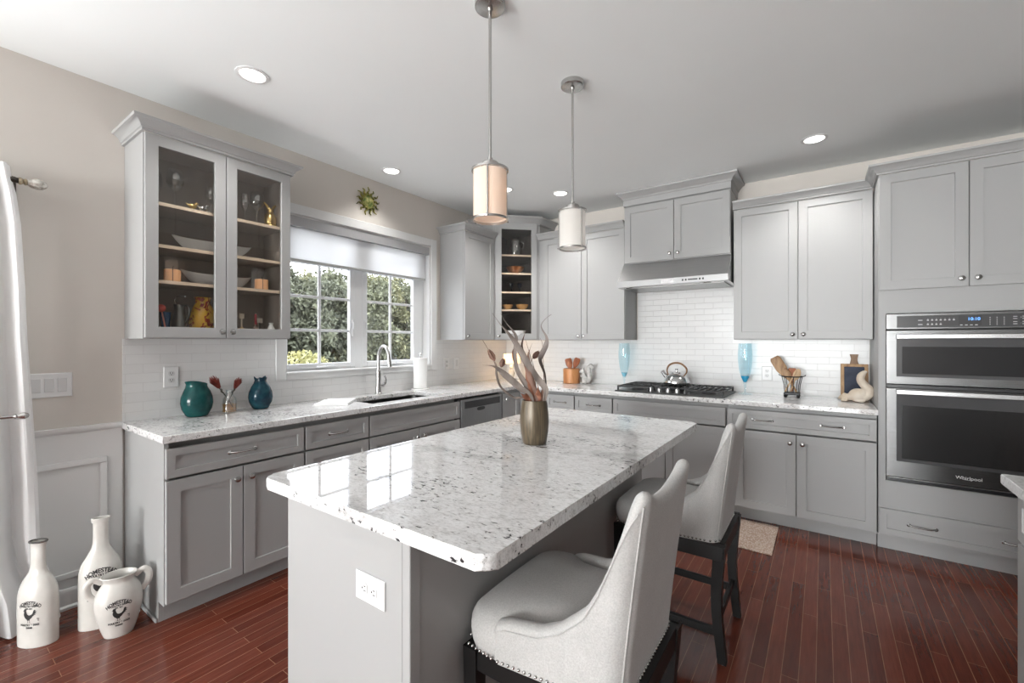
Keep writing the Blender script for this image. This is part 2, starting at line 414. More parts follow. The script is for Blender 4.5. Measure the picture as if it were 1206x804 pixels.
# backsplash tile
bm = bm_(); box(bm, .001, .009, -3.60, -2.765, .914, 1.372); box(bm, .001, .009, -2.765, -1.195, .914, 1.078); box(bm, .001, .009, -1.195, -.001, .914, 1.372)
obj('trim_1', bm, M_TILE_L, smooth=0, kind='structure')
bm = bm_(); box(bm, .001, 3.447, -.009, -.001, .914, 1.372); box(bm, 1.64, 2.54, -.009, -.001, 1.372, 1.9)
obj('trim_2', bm, M_TILE_B, smooth=0, kind='structure')
# wainscot below the chair rail at the left end
bm = bm_(); box(bm, .001, .012, PAT[1]+.09, -3.60, .0, .87)
y0, y1 = PAT[1]+.14, -3.665
def frame_mould(bm, ya, yb, za, zb, x, wd=.03, t=.014):
    for (a, b, c, d) in ((ya, yb, za, za+wd), (ya, yb, zb-wd, zb), (ya, ya+wd, za+wd, zb-wd), (yb-wd, yb, za+wd, zb-wd)):
        box(bm, x, x+t, a, b, c, d, .005, 2)
frame_mould(bm, y0, y1, .15, .745, .012)
obj('trim_3', bm, M_WHITE, kind='structure')
bm = bm_()
prof = [(0.0, .865), (.014, .865), (.014, .885), (.022, .892), (.03, .905), (.03, .918), (.0, .918)]
sweep(bm, [(.001, -3.602), (.001, PAT[1]+.09)], [(-o, z) for o, z in prof]); obj('trim_4', bm, M_WHITE, kind='structure')
bm = bm_()
prof = [(0.0, 0), (.028, 0), (.028, .012), (.018, .02), (.018, .085), (.01, .1), (0, .1)]
sweep(bm, [(.012, -3.602), (.012, PAT[1]+.09)], [(-o, z) for o, z in prof]); obj('baseboard_left', bm, M_WHITE, kind='structure')

# ------------------------------------------------------------------ windows and patio door
def window_unit():
    y0, y1, z0, z1 = WIN
    root = D.objects.new('window_1', None); COL.objects.link(root); root['kind'] = 'structure'
    # casing with a thin sill
    bm = bm_(); c = .072; x0, x1 = .0, .018
    for a in ((y0-c, y0, z0-.052, z1+c), (y1, y1+c, z0-.052, z1+c), (y0, y1, z1, z1+c), (y0, y1, z0-.052, z0)):
        box(bm, x0+.0005, x1, a[0], a[1], a[2], a[3], .003)
    box(bm, -.09, .03, y0+.001, y1-.001, z0-.012, z0+.004, .003)
    obj('casing', bm, M_WHITE, root)
    bm = bm_()   # jamb liners
    box(bm, -.135, -.0005, y0, y0+.012, z0, z1); box(bm, -.135, -.0005, y1-.012, y1, z0, z1); box(bm, -.135, -.0005, y0, y1, z1-.012, z1)
    obj('jamb', bm, M_WHITE, root)
    # two casements: glass rectangles
    zb, zt = 1.185, 2.225
    for k, (ga, gb) in enumerate(((-2.640, -2.112), (-1.942, -1.414))):
        bm = bm_(); f = .045 if k == 0 else .05
        for a in ((ga-f, ga, zb-f+.006, zt+f), (gb, gb+f, zb-f+.006, zt+f), (ga, gb, zt, zt+f), (ga, gb, zb-f+.006, zb)):
            box(bm, -.125, -.082, a[0], a[1], a[2], a[3], .004)
        s = obj('sash', bm, M_VINYL, root)
        bm = bm_(); box(bm, -.106, -.102, ga-.004, gb+.004, zb-.004, zt+.004); obj('pane', bm, M_PANE, s, smooth=0)
        bm = bm_(); g = .011; ym = (ga+gb)/2
        box(bm, -.113, -.095, ym-g, ym+g, zb, zt, .003)
        for i in (1, 2, 3):
            z = zb+(zt-zb)*i/4; box(bm, -.1125, -.0955, ga, gb, z-g, z+g, .003)
        obj('muntins', bm, M_VINYL, s)
        bm = bm_(); yc = ym+.0
        box(bm, -.085, -.055, yc-.04, yc+.05, 1.150, 1.163, .004); box(bm, -.07, -.045, yc+.03, yc+.11, 1.158, 1.168, .004, 2)
        obj('crank', bm, M_VINYL, s)
        bm = bm_(); yl = gb+.024 if k == 0 else ga-.024
        box(bm, -.084, -.07, yl-.012, yl+.012, 1.40, 1.54, .004); box(bm, -.074, -.06, yl-.006, yl+.006, 1.46, 1.52, .003)
        obj('latch', bm, M_VINYL, s)
    bm = bm_()   # fixed frame and mullion between and around the casements
    box(bm, -.132, -.09, y0+.012, -2.686, z0, z1-.012); box(bm, -.132, -.09, -1.364, y1-.012, z0, z1-.012)
    box(bm, -.134, -.086, -2.067, -1.992, z0, z1-.012); box(bm, -.132, -.09, y0+.012, y1-.012, z1-.03, z1-.012); box(bm, -.132, -.09, y0+.012, y1-.012, z0, 1.146)
    obj('frame', bm, M_VINYL, root)
window_unit()
# roller blind inside the window opening
t = thing('roller_blind', 'half lowered white roller blind with grey valance in the sink window', 'blind', (0, -1.985, 2.28))
bm = bm_(); box(bm, -.07, .002, -.69, .70, -.075, -.001, .003)
obj('valance', bm, mat('grey_valance', (.40, .40, .41), .6), t)
bm = bm_()
for i in range(12):
    za = -.06-(.26)*i/12; zb_ = -.06-.26*(i+1)/12
    vs = [bm.verts.new((-.032, y, z)) for y, z in ((-.672, za), (.675, za), (.675, zb_), (-.672, zb_))]; bm.faces.new(vs)
bmesh.ops.remove_doubles(bm, verts=bm.verts[:], dist=1e-5)
bmesh.ops.solidify(bm, geom=bm.faces[:], thickness=.0008)
obj('blind_fabric', bm, M_BLIND, t)
bm = bm_(); box(bm, -.038, -.026, -.674, .677, -.328, -.308, .003); obj('bottom_bar', bm, mat('grey_bar', (.42, .42, .41), .5), t)

def plain_window(name, x0, x1, z0, z1):
    root = D.objects.new(name, None); COL.objects.link(root); root['kind'] = 'structure'
    bm = bm_(); c = .07; y = YB
    for a in ((x0-c, x0, z0-c, z1+c), (x1, x1+c, z0-c, z1+c), (x0, x1, z1, z1+c), (x0, x1, z0-c, z0)): box(bm, a[0], a[1], y+.0005, y+.018, a[2], a[3], .003)
    xm = (x0+x1)/2
    for a in ((x0, x0+.05, z0, z1), (x1-.05, x1, z0, z1), (xm-.04, xm+.04, z0, z1), (x0, x1, z0, z0+.05), (x0, x1, z1-.05, z1)): box(bm, a[0], a[1], y-.1, y-.06, a[2], a[3])
    obj('frame', bm, M_VINYL, root)
    bm = bm_(); box(bm, x0, x1, y-.082, y-.078, z0, z1); obj('pane', bm, M_PANE, root, smooth=0)
plain_window('window_2', RW[0][0], RW[0][1], RW[0][2], RW[0][3]); plain_window('window_3', RW[1][0], RW[1][1], RW[1][2], RW[1][3])
root = D.objects.new('door_1', None); COL.objects.link(root); root['kind'] = 'structure'
bm = bm_(); y0, y1, z0, z1 = PAT; c = .085
for a in ((y0-c, y0, 0, z1+c), (y1, y1+c, 0, z1+c), (y0, y1, z1, z1+c)): box(bm, .0005, .018, a[0], a[1], a[2], a[3], .003)
ym = (y0+y1)/2
for a in ((y0, y0+.07, 0, z1), (y1-.07, y1, 0, z1), (ym-.06, ym+.06, 0, z1), (y0, y1, 0, .1), (y0, y1, z1-.07, z1)): box(bm, -.11, -.06, a[0], a[1], a[2], a[3])
obj('frame', bm, M_VINYL, root)
bm = bm_(); box(bm, -.09, -.086, y0, y1, .05, z1-.03); obj('pane', bm, M_PANE, root, smooth=0)

# ------------------------------------------------------------------ hardware
def knob(parent, x, y, z, name='knob'):
    bm = bm_(); M = Matrix.Translation((x, y, z)) @ Matrix.Rotation(R90, 4, 'X')
    lathe(bm, [(.006, 0), (.006, .012), (.015, .016), (.0165, .021), (.014, .027), (.006, .030), (0, .031)], 18, M)
    return obj(name, bm, M_NICKEL, parent)
def pull(parent, x, y, z, L=.125):
    bm = bm_(); h = L/2
    pts = smooth_path([(x-h, y, z), (x-h+.012, y-.012, z), (x-h*.5, y-.024, z), (x, y-.027, z), (x+h*.5, y-.024, z), (x+h-.012, y-.012, z), (x+h, y, z)], 4)
    tube(bm, pts, [.0065+.0015*abs(math.cos(PI*i/(len(pts)-1))) for i in range(len(pts))], 8, flat=.7)
    for s in (-1, 1): lathe(bm, [(.011, 0), (.011, .003), (.007, .006)], 12, Matrix.Translation((x+s*h, y, z)) @ Matrix.Rotation(R90, 4, 'X'))
    return obj('handle', bm, M_NICKEL, parent)
CROWN = [(0, 0), (.012, 0), (.012, .012), (.018, .015), (.024, .030), (.042, .048), (.052, .050), (.055, .062), (0, .062)]
def crown(parent, path, z, s=1.0, prof=CROWN):
    bm = bm_(); sweep(bm, path, [(o*s, z+h*s) for o, h in prof]); return obj('crown_molding', bm, M_GREY, parent)

def cabinet(name, label, loc, rz, wd, d, z0, z1, fronts, toe=False, crown_path=None, crown_z=None, group=None, cat='cabinet', toe_h=.1, ends=''):
    """shaker cabinet; local x along the wall, -y into the room"""
    t = thing(name, label, cat, loc, rz, group)
    bm = bm_()
    if toe:
        M = Matrix(((0, 0, 1, 0), (1, 0, 0, 0), (0, 1, 0, 0), (0, 0, 0, 1))); rc = .05
        prism(bm, [(-.001, 0), (-d+.075, 0), (-d+.075, toe_h), (-d+rc, toe_h), (-d+rc, z1), (-.001, z1)], .0195 if 'L' in ends else .0005, wd-(.0195 if 'R' in ends else .0005), M=M)
        box(bm, .0195 if 'L' in ends else .0005, wd-(.0195 if 'R' in ends else .0005), -d, -d+rc-.0005, toe_h, toe_h+.014)
        for e in ends:
            xe = (.0005, .019) if e == 'L' else (wd-.019, wd-.0005)
            prism(bm, [(-.001, 0), (-d+.075, 0), (-d+.075, toe_h), (-d, toe_h), (-d, z1), (-.001, z1)], xe[0], xe[1], M=M)
    else: box(bm, .0005, wd-.0005, -d, -.001, z0, z1, .001)
    obj('body', bm, M_GREY, t)
    yb = -d-.0005
    for f in fronts:
        kind, a, b, c, e = f[:5]; opt = f[5] if len(f) > 5 else None
        bm = bm_()
        if kind == 'filler': box(bm, a, b, yb-.002, yb+.03, c, e); obj('filler_strip', bm, M_GREY, t)
        elif kind == 'door':
            shaker(bm, a, b, c, e, yb); o = obj('door', bm, M_GREY, t)
            if opt: knob(o, opt[0], yb-.02, opt[1])
        elif kind in ('drawer', 'false'):
            shaker(bm, a, b, c, e, yb, fr=.036 if e-c < .2 else .05); o = obj('drawer' if kind == 'drawer' else 'panel', bm, M_GREY, t)
            for hx in (opt or []): pull(o, hx, yb-.02+.009*(e-c < 99), (c+e)/2)
    if crown_path: crown(t, crown_path, crown_z or z1)
    return t
G = .006                                 # half the reveal between neighbouring fronts
def two_doors(wd, z0, z1, kz, l=.004, r=.004):
    m = wd/2
    return [('door', l, m-.0025, z0, z1, (m-.035, kz)), ('door', m+.0025, wd-r, z0, z1, (m+.035, kz))]
DT, DB, RT, RB = .694, .114, .846, .706  # door top/bottom, drawer top/bottom
BASE_D = .61; TOP = .8755

# --- left wall base run (fronts face +x)
W1 = .683
cabinet('base_cabinet', 'grey base cabinet with drawer and two doors at the left end below the teal vase', (0, -3.59, 0), R90, W1, BASE_D, 0, TOP,
        [('drawer', G-.002, W1-G, RB, RT, [W1/2])]+two_doors(W1, DB, DT, DT-.06, .004, G), toe=True, ends='L')
sh = [o for o in D.objects if o.name == 'base_cabinet'][0]
bm = bm_(); box(bm, -.012, -.0005, -BASE_D+.075, -.03, 0, .018, .004, 2); obj('shoe_molding', bm, M_GREY, sh)
W2 = .457; y = -3.59+W1
cabinet('drawer_base_cabinet', 'grey three drawer base cabinet between the two door base and the sink base', (0, y, 0), R90, W2, BASE_D, 0, TOP,
        [('drawer', G, W2-G, RB, RT, [W2/2]), ('drawer', G, W2-G, .42, DT, [W2/2]), ('drawer', G, W2-G, DB, .408, [W2/2])], toe=True)
y += W2; W3 = .920
cabinet('sink_base_cabinet', 'grey sink base cabinet with false drawer panel under the window', (0, y, 0), R90, W3, BASE_D, 0, .66,
        [('false', G, W3-G, RB, RT)]+two_doors(W3, DB, DT, DT-.06, G, G), toe=True)
# face frame of the sink base up to the worktop (the bowl hangs behind it)
for o in D.objects:
    if o.name.startswith('sink_base_cabinet'): sinkbase = o
bm = bm_(); box(bm, .0005, W3-.0005, -BASE_D+.05, -BASE_D+.06, .66, TOP); box(bm, .0005, .02, -BASE_D+.06, -.001, .66, TOP); box(bm, W3-.02, W3-.0005, -BASE_D+.06, -.001, .66, TOP)
obj('face_frame', bm, M_GREY, sinkbase)
y += W3; YDW = y; W4 = .600
# --- corner base cabinet (one L-shaped unit)
CB = .93
t = thing('corner_base_cabinet', 'grey corner base cabinet with folding door behind the bronze vase', 'cabinet', (0, 0, 0))
bm = bm_(); prism(bm, [(.001, -.001), (.001, -CB+.012), (BASE_D, -CB+.012), (BASE_D, -BASE_D), (CB-.0005, -BASE_D), (CB-.0005, -.001)], .1, TOP)
prism(bm, [(.001, -.001), (.001, -CB+.012), (BASE_D-.075, -CB+.012), (BASE_D-.075, -BASE_D+.075), (CB-.0005, -BASE_D+.075), (CB-.0005, -.001)], 0, .1)
obj('body', bm, M_GREY, t)
bm = bm_(); shaker(bm, BASE_D+.024, CB-G, DB, RT, -BASE_D-.0005); d1 = obj('door', bm, M_GREY, t)
bm = bm_(); shaker(bm, -CB+.014, -BASE_D-.024, DB, RT, -BASE_D-.0005); d2 = obj('door', bm, M_GREY, t, rot=(0, 0, R90)); knob(d2, -CB+.045, -BASE_D-.0205, RT-.05)
# --- back wall base run (fronts face -y)
x = CB; W5 = 1.250-CB
cabinet('base_cabinet', 'narrow grey base cabinet with one drawer, beside the inside corner', (x, 0, 0), 0, W5, BASE_D, 0, TOP, [('drawer', .012, W5-G, RB, RT, [W5/2]), ('door', .012, W5-G, DB, DT, (W5-.04, DT-.06))], toe=True)
x += W5; W6 = .378
cabinet('base_cabinet', 'grey base cabinet with one drawer, just left of the cooktop base', (x, 0, 0), 0, W6, BASE_D, 0, TOP, [('drawer', G, W6-G, RB, RT, [W6/2]), ('door', G, W6-G, DB, DT, (.04, DT-.06))], toe=True)
x += W6; W7 = .922; XCT = x
cabinet('cooktop_base_cabinet', 'wide grey base cabinet with blank drawer front under the cooktop', (x, 0, 0), 0, W7, BASE_D, 0, TOP, [('false', G, W7-G, RB, RT)]+two_doors(W7, DB, DT, DT-.06, G, G), toe=True)
x += W7; W8 = 3.447-x
cabinet('base_cabinet', 'grey base cabinet with wide two handled drawer, left of the wall ovens', (x, 0, 0), 0, W8, BASE_D, 0, TOP, [('drawer', G, W8-.006, RB, RT, [.24, W8-.24])]+[('door', .058, W8/2+.0, DB, DT, (W8/2-.035, DT-.06)), ('door', W8/2+.005, W8-.006, DB, DT, (W8/2+.04, DT-.06)), ('filler', .0005, .056, DB, DT)], toe=True)

# --- wall cabinets
UD, UZ0, UZ1 = .31, 1.372, 2.435
# glass fronted wall cabinet, open carcass
def carcass(bm, wd, d, z0, z1, t=.016, back=.008):
    box(bm, 0, t, -d, -.001, z0, z1); box(bm, wd-t, wd, -d, -.001, z0, z1)
    box(bm, t, wd-t, -d, -.001, z0, z0+t); box(bm, t, wd-t, -d, -.001, z1-t, z1)
WG = .757
t = thing('glass_front_cabinet', 'grey wall cabinet with two glass doors left of the window', 'cabinet', (0, -3.59, 0), R90)
bm = bm_(); carcass(bm, WG, UD, UZ0, UZ1); box(bm, .016, .04, -UD, -UD+.016, UZ0+.016, UZ1-.016); box(bm, WG-.04, WG-.016, -UD, -UD+.016, UZ0+.016, UZ1-.016)
obj('body', bm, M_GREY, t)
bm = bm_(); box(bm, .0165, WG-.0165, -.012, -.002, UZ0+.0165, UZ1-.0165)
box(bm, .0165, .019, -UD+.02, -.012, UZ0+.0165, UZ1-.0165); box(bm, WG-.019, WG-.0165, -UD+.02, -.012, UZ0+.0165, UZ1-.0165)
box(bm, .019, WG-.019, -UD+.02, -.012, UZ0+.0165, UZ0+.019); box(bm, .019, WG-.019, -UD+.02, -.012, UZ1-.019, UZ1-.0165)
obj('interior_lining', bm, M_WOODIN, t, smooth=0)
GSH = [1.685, 1.875, 2.098]
for z in GSH:
    bm = bm_(); box(bm, .0195, WG-.0195, -UD+.03, -.0125, z-.017, z-.0005, .001); s = obj('shelf', bm, M_WOODIN, t)
    bm = bm_(); box(bm, .0195, WG-.0195, -UD+.026, -UD+.0295, z-.018, z, .0005); obj('shelf_edge', bm, M_SHELFEDGE, s)
for a, b, kx in ((.004, WG/2-.002, WG/2-.028), (WG/2+.002, WG-.004, WG/2+.028)):
    bm = bm_(); open_frame(bm, a, b, UZ0+.006, UZ1-.003, -UD-.0005, fr=.056); d = obj('door', bm, M_GREY, t)
    bm = bm_(); box(bm, a+.05, b-.05, -UD-.010, -UD-.007, UZ0+.056, UZ1-.053); obj('glass_pane', bm, M_CABGLASS, d, smooth=0)
    knob(d, kx, -UD-.0205, UZ0+.04)
crown(t, [(0, 0), (0, -UD-.02), (WG, -UD-.02), (WG, 0)], UZ1-.0005)
# small cabinet right of the window
WS = .465; YS = -1.135
cabinet('upper_cabinet', 'narrow grey single door wall cabinet right of the window', (0, YS, 0), R90, WS, UD, UZ0, UZ1,
        [('door', .004, WS-.004, UZ0+.006, UZ1-.003, (.035, UZ0+.04))], crown_path=[(0, 0), (0, -UD-.02), (WS, -UD-.02)])
# diagonal corner cabinet with a glass door
CC = .668; CZ1 = 2.62
t = thing('corner_upper_cabinet', 'tall grey diagonal corner wall cabinet with glass door', 'cabinet', (0, 0, 0))
A, B = (UD, -CC), (CC, -UD); q = .016
bm = bm_()
box(bm, .001, UD, -CC, -CC+q, UZ0, CZ1); box(bm, CC-q, CC, -UD, -.001, UZ0, CZ1)
poly = [(.002, -.002), (.002, -CC+q), (UD-.004, -CC+q), (CC-q, -UD+.004), (CC-q, -.002)]
prism(bm, poly, UZ0, UZ0+q); prism(bm, poly, CZ1-q, CZ1)
dv = Vector((B[0]-A[0], B[1]-A[1], 0)); DL = dv.length; dv.normalize(); nv = Vector((dv.y, -dv.x, 0))
MD = Matrix(((dv.x, -nv.x, 0, A[0]), (dv.y, -nv.y, 0, A[1]), (0, 0, 1, 0), (0, 0, 0, 1)))
box(bm, 0, .05, 0, .018, UZ0, CZ1, M=MD); box(bm, DL-.05, DL, 0, .018, UZ0, CZ1, M=MD); box(bm, .05, DL-.05, 0, .018, CZ1-.03, CZ1, M=MD)
obj('body', bm, M_GREY, t)
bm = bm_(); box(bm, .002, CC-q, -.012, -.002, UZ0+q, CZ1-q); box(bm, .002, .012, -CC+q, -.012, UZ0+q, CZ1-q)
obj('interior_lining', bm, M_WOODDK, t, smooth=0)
CSH = [1.70, 1.89, 2.09, 2.285]
for z in CSH:
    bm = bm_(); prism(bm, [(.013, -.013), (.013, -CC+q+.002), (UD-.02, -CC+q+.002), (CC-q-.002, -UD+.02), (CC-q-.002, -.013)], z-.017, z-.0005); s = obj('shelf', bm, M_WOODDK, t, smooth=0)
    bm = bm_(); box(bm, .052, DL-.052, .020, .0235, z-.018, z, M=MD); obj('shelf_edge', bm, M_SHELFEDGE, s)
bm = bm_(); open_frame(bm, .03, DL-.03, UZ0+.008, CZ1-.012, -.0005, fr=.062); bmesh.ops.transform(bm, matrix=MD, verts=bm.verts[:]); d = obj('door', bm, M_GREY, t)
bm = bm_(); box(bm, .085, DL-.085, -.011, -.008, UZ0+.06, CZ1-.065, M=MD); obj('glass_pane', bm, M_CABGLASS, d, smooth=0)
bm = bm_(); lathe(bm, [(.006, 0), (.006, .012), (.015, .016), (.0165, .021), (.014, .027), (.006, .030), (0, .031)], 18, MD @ Matrix.Translation((.06, -.0205, UZ0+.045)) @ Matrix.Rotation(R90, 4, 'X')); obj('knob', bm, M_NICKEL, d)
CROWNB = [(0, -.02), (.012, -.02), (.012, -.005), (.018, .0), (.024, .02), (.044, .042), (.054, .045), (.057, .06), (0, .06)]
bm = bm_()
sweep(bm, [(0, -CC), (UD+.006, -CC), (CC, -UD-.006), (CC, 0)], [(o, CZ1+.004+h) for o, h in CROWNB])
obj('crown_molding', bm, M_GREY, t)
# double cabinet left of the hood (with filler to the corner)
XL0, XL1 = .6685, 1.628; WL = XL1-XL0
cabinet('upper_cabinet', 'grey two door wall cabinet between the corner cabinet and the hood', (XL0, 0, 0), 0, WL, UD, UZ0, UZ1,
        [('door', .055, .055+(WL-.06)/2-.002, UZ0+.006, UZ1-.003, (.055+(WL-.06)/2-.03, UZ0+.04)), ('door', .055+(WL-.06)/2+.002, WL-.005, UZ0+.006, UZ1-.003, (.055+(WL-.06)/2+.03, UZ0+.04))],
        crown_path=[(.0, -UD-.02), (WL-.002, -UD-.02)])
# cabinet over the hood
XH0, WH = 1.6295, .906; HD = .335
t = cabinet('hood_cabinet', 'short grey two door wall cabinet above the steel range hood', (XH0, 0, 0), 0, WH, HD, 2.078, 2.66,
            two_doors(WH, 2.086, 2.606, 2.086+.05))
crown(t, [(0, 0), (0, -HD-.022), (WH, -HD-.022), (WH, 0)], 2.618, prof=[(0, 0), (.004, 0), (.006, .055), (.014, .060), (.018, .075), (.048, .105), (.058, .108), (.06, .1235), (0, .1235)])
# double cabinet right of the hood
XR0, XR1 = 2.5525, 3.4465; WR = XR1-XR0
cabinet('upper_cabinet', 'grey two door wall cabinet between the hood and the oven tower', (XR0, 0, 0), 0, WR, UD, UZ0, UZ1,
        two_doors(WR, UZ0+.006, UZ1-.003, UZ0+.04), crown_path=[(.0, -UD-.02), (WR, -UD-.02)])
# tall oven cabinet
XT, WT_ = 3.4505, .83; TM = WT_/2
t = thing('oven_cabinet', 'tall grey oven tower cabinet at the right end of the back wall', 'cabinet', (XT, 0, 0))
bm = bm_()
M = Matrix(((0, 0, 1, 0), (1, 0, 0, 0), (0, 1, 0, 0), (0, 0, 0, 1)))
for a, b in ((0, .02), (WT_-.02, WT_)): prism(bm, [(-.001, 0), (-.555, 0), (-.555, .1), (-BASE_D, .1), (-BASE_D, UZ1), (-.001, UZ1)], a, b, M=M)
box(bm, .02, WT_-.02, -BASE_D, -.001, UZ1-.75, UZ1); box(bm, .02, WT_-.02, -BASE_D, -.001, .1, .46); box(bm, .02, WT_-.02, -.555, -.54, 0, .1)
box(bm, .02, .036, -BASE_D, -BASE_D+.02, .46, 1.537); box(bm, WT_-.036, WT_-.02, -BASE_D, -BASE_D+.02, .46, 1.537)
box(bm, .02, WT_-.02, -BASE_D, -BASE_D+.02, 1.537, UZ1-.75)
obj('body', bm, M_GREY, t)
for f in two_doors(WT_, 1.688, UZ1-.002, 1.735):
    bm = bm_(); shaker(bm, f[1], f[2], f[3], f[4], -BASE_D-.0005); o = obj('door', bm, M_GREY, t); knob(o, f[5][0], -BASE_D-.0205, f[5][1])
bm = bm_(); shaker(bm, .004, WT_-.004, .117, .280, -BASE_D-.0005, fr=.036); o = obj('drawer', bm, M_GREY, t)
for hx in (TM-.205, TM+.205): pull(o, hx, -BASE_D-.0115, .198)
crown(t, [(0, -UD-.03), (0, -BASE_D-.02), (WT_, -BASE_D-.02)], UZ1-.0005)
bm = bm_(); box(bm, WT_+.0005, XR-XT-.0005, -BASE_D, -BASE_D+.02, 0.0, UZ1); obj('filler', bm, M_GREY, t)

# right hand run (fronts face -x); local x runs towards -y
YR = -2.205; XRF = 3.67
for i, (wd, lab) in enumerate(((.46, 'grey base cabinet under the granite at the right edge, nearest the ovens'), (.61, 'grey base cabinet at the right edge, nearest the camera'))):
    yy = YR-(0 if i == 0 else .462)
    cabinet('base_cabinet', lab, (XR-.001, yy, 0), -R90, wd, XR-XRF-.021, 0, TOP, [('drawer', .02 if i == 0 else G, wd-G, .716, .866, [wd/2]), ('door', .02 if i == 0 else G, wd-G, DB, .704, (wd-.05, .64))], toe=True, ends='L' if i == 0 else 'R')

# ------------------------------------------------------------------ worktops
def slab(name, xs, ys, inside, z0, z1, bev=.007):
    bm = bm_(); cache = {}
    def V(x, y):
        k = (round(x, 5), round(y, 5))
        if k not in cache: cache[k] = bm.verts.new((x, y, z1))
        return cache[k]
    for i in range(len(xs)-1):
        for j in range(len(ys)-1):
            if inside((xs[i]+xs[i+1])/2, (ys[j]+ys[j+1])/2): bm.faces.new((V(xs[i], ys[j]), V(xs[i+1], ys[j]), V(xs[i+1], ys[j+1]), V(xs[i], ys[j+1])))
    r = bmesh.ops.extrude_face_region(bm, geom=bm.faces[:]); nv_ = [g for g in r['geom'] if isinstance(g, bmesh.types.BMVert)]
    bmesh.ops.translate(bm, verts=nv_, vec=(0, 0, z0-z1))
    bmesh.ops.recalc_face_normals(bm, faces=bm.faces[:])
    es = [e for e in bm.edges if len(e.link_faces) == 2 and abs(e.calc_face_angle(0)) > 1.2 and abs(e.verts[0].co.z-e.verts[1].co.z) < 1e-6]
    bmesh.ops.bevel(bm, geom=es, offset=bev, segments=2, affect='EDGES', profile=.5)
    return obj(name, bm, M_GRAN)
SK = (.16, .53, -2.35, -1.63)
def inL(x, y):
    if SK[0] < x < SK[1] and SK[2] < y < SK[3]: return False
    return (x < .648) or (y > -.648)
o = slab('countertop', [.0015, SK[0], SK[1], .648, 3.4475], [-3.605, SK[2], SK[3], -.648, -.0015], inL, .8765, .914)
tag(o, 'speckled white granite worktop running along both walls round the corner', 'countertop')
o = slab('countertop', [3.643, XR-.001], [-3.4, -2.175], lambda x, y: True, .8765, .914)
tag(o, 'corner of a granite worktop at the right edge of the room', 'countertop')
# island top with rounded corners
IX0, IX1, IY0, IY1 = 1.648, 2.597, -3.628, -1.778
def rrect(x0, x1, y0, y1, r, n=5):
    out = []
    for cx, cy, a in ((x1-r, y1-r, 0), (x0+r, y1-r, 90), (x0+r, y0+r, 180), (x1-r, y0+r, 270)):
        for k in range(n+1):
            q = math.radians(a+90*k/n); out.append((cx+r*math.cos(q), cy+r*math.sin(q)))
    return out
bm = bm_(); prism(bm, rrect(IX0, IX1, IY0, IY1, .035), .8765, .914, .009, 3)
tag(obj('island_countertop', bm, M_GRAN), 'speckled white granite island top in the middle of the room', 'countertop')

# sink
t = thing('sink', 'undermount stainless sink bowl below the window', 'sink', (.345, -1.99, .87))
bm = bm_(); sx, sy = (SK[1]-SK[0])/2, (SK[3]-SK[2])/2
rings = []
for ins, z in ((-.0, .0055), (.0, -.02), (.004, -.15), (.02, -.185), (.06, -.195)):
    rings.append([bm.verts.new((x, y, z)) for x, y in rrect(-sx+ins, sx-ins, -sy+ins, sy-ins, .03, 4)])
for a, b in zip(rings, rings[1:]):
    for i in range(len(a)): bm.faces.new((a[i], a[(i+1) % len(a)], b[(i+1) % len(a)], b[i]))
bm.faces.new(rings[-1])
bmesh.ops.solidify(bm, geom=bm.faces[:], thickness=-.002)
obj('bowl', bm, mat('satin_sink_steel', (.68, .68, .68), .42, 1.0), t)
bm = bm_(); lathe(bm, [(.045, -.1945), (.045, -.192), (.03, -.193), (0, -.1935)], 24); obj('drain', bm, M_CHROME, t)
# faucet
t = thing('faucet', 'brushed nickel gooseneck pull down faucet behind the sink', 'faucet', (.085, -1.955, .9145))
bm = bm_(); lathe(bm, [(.03, 0), (.03, .006), (.025, .012), (.0235, .06), (.021, .09), (.021, .19), (.0165, .2)], 24); obj('body', bm, M_NICKEL, t)
bm = bm_(); pts = smooth_path([(0, 0, .195), (0, 0, .30), (.012, 0, .355), (.05, 0, .398), (.095, 0, .395), (.125, 0, .355), (.137, 0, .30)], 5); tube(bm, pts, .0135, 14); obj('spout', bm, M_NICKEL, t)
bm = bm_(); cyl(bm, (.136, 0, .305), (.147, 0, .235), .0155, 16, r1=.018); cyl(bm, (.1465, 0, .238), (.148, 0, .232), .0165, 16); obj('spray_head', bm, M_NICKEL, t)
bm = bm_(); cyl(bm, (0, .015, .07), (0, .05, .07), .017, 14); tube(bm, smooth_path([(0, .045, .07), (.008, .062, .085), (.012, .066, .12), (.005, .058, .15)], 5), [.011]*10+[.008]*6, 10); obj('lever', bm, M_NICKEL, t)
# dishwasher
t = thing('dishwasher', 'stainless dishwasher with dark control strip between the sink and the corner', 'dishwasher', (0, YDW+.004, 0), R90)
WD = W4-.012
bm = bm_(); box(bm, .004, WD-.004, -.585, -.002, .1, .868); box(bm, .02, WD-.02, -.53, -.1, 0, .1); obj('body', bm, M_DARKGAP, t)
bm = bm_(); box(bm, .004, WD-.004, -.632, -.587, .115, .855, .004, 2); dw = obj('door', bm, noisy('dishwasher_steel', (.30, .30, .30), (.34, .34, .34), 6, .3, 1.0, stretch=(60, 60, 1)), t)
bm = bm_(); box(bm, .05, WD-.035, -.634, -.6325, .775, .835); obj('control_panel', bm, mat('dark_control_panel', (.05, .05, .052), .2), dw)
bm = bm_(); M = Matrix.Translation((WD*.46, -.6325, .755)) @ Matrix.Rotation(R90, 4, 'X')
prism(bm, [(.055*math.copysign(abs(math.cos(a))**.6, math.cos(a)), .016*math.copysign(abs(math.sin(a))**.8, math.sin(a))) for a in [2*PI*i/28 for i in range(28)]], 0, .0015, M=M)
obj('pocket_handle', bm, M_BLACK, dw)

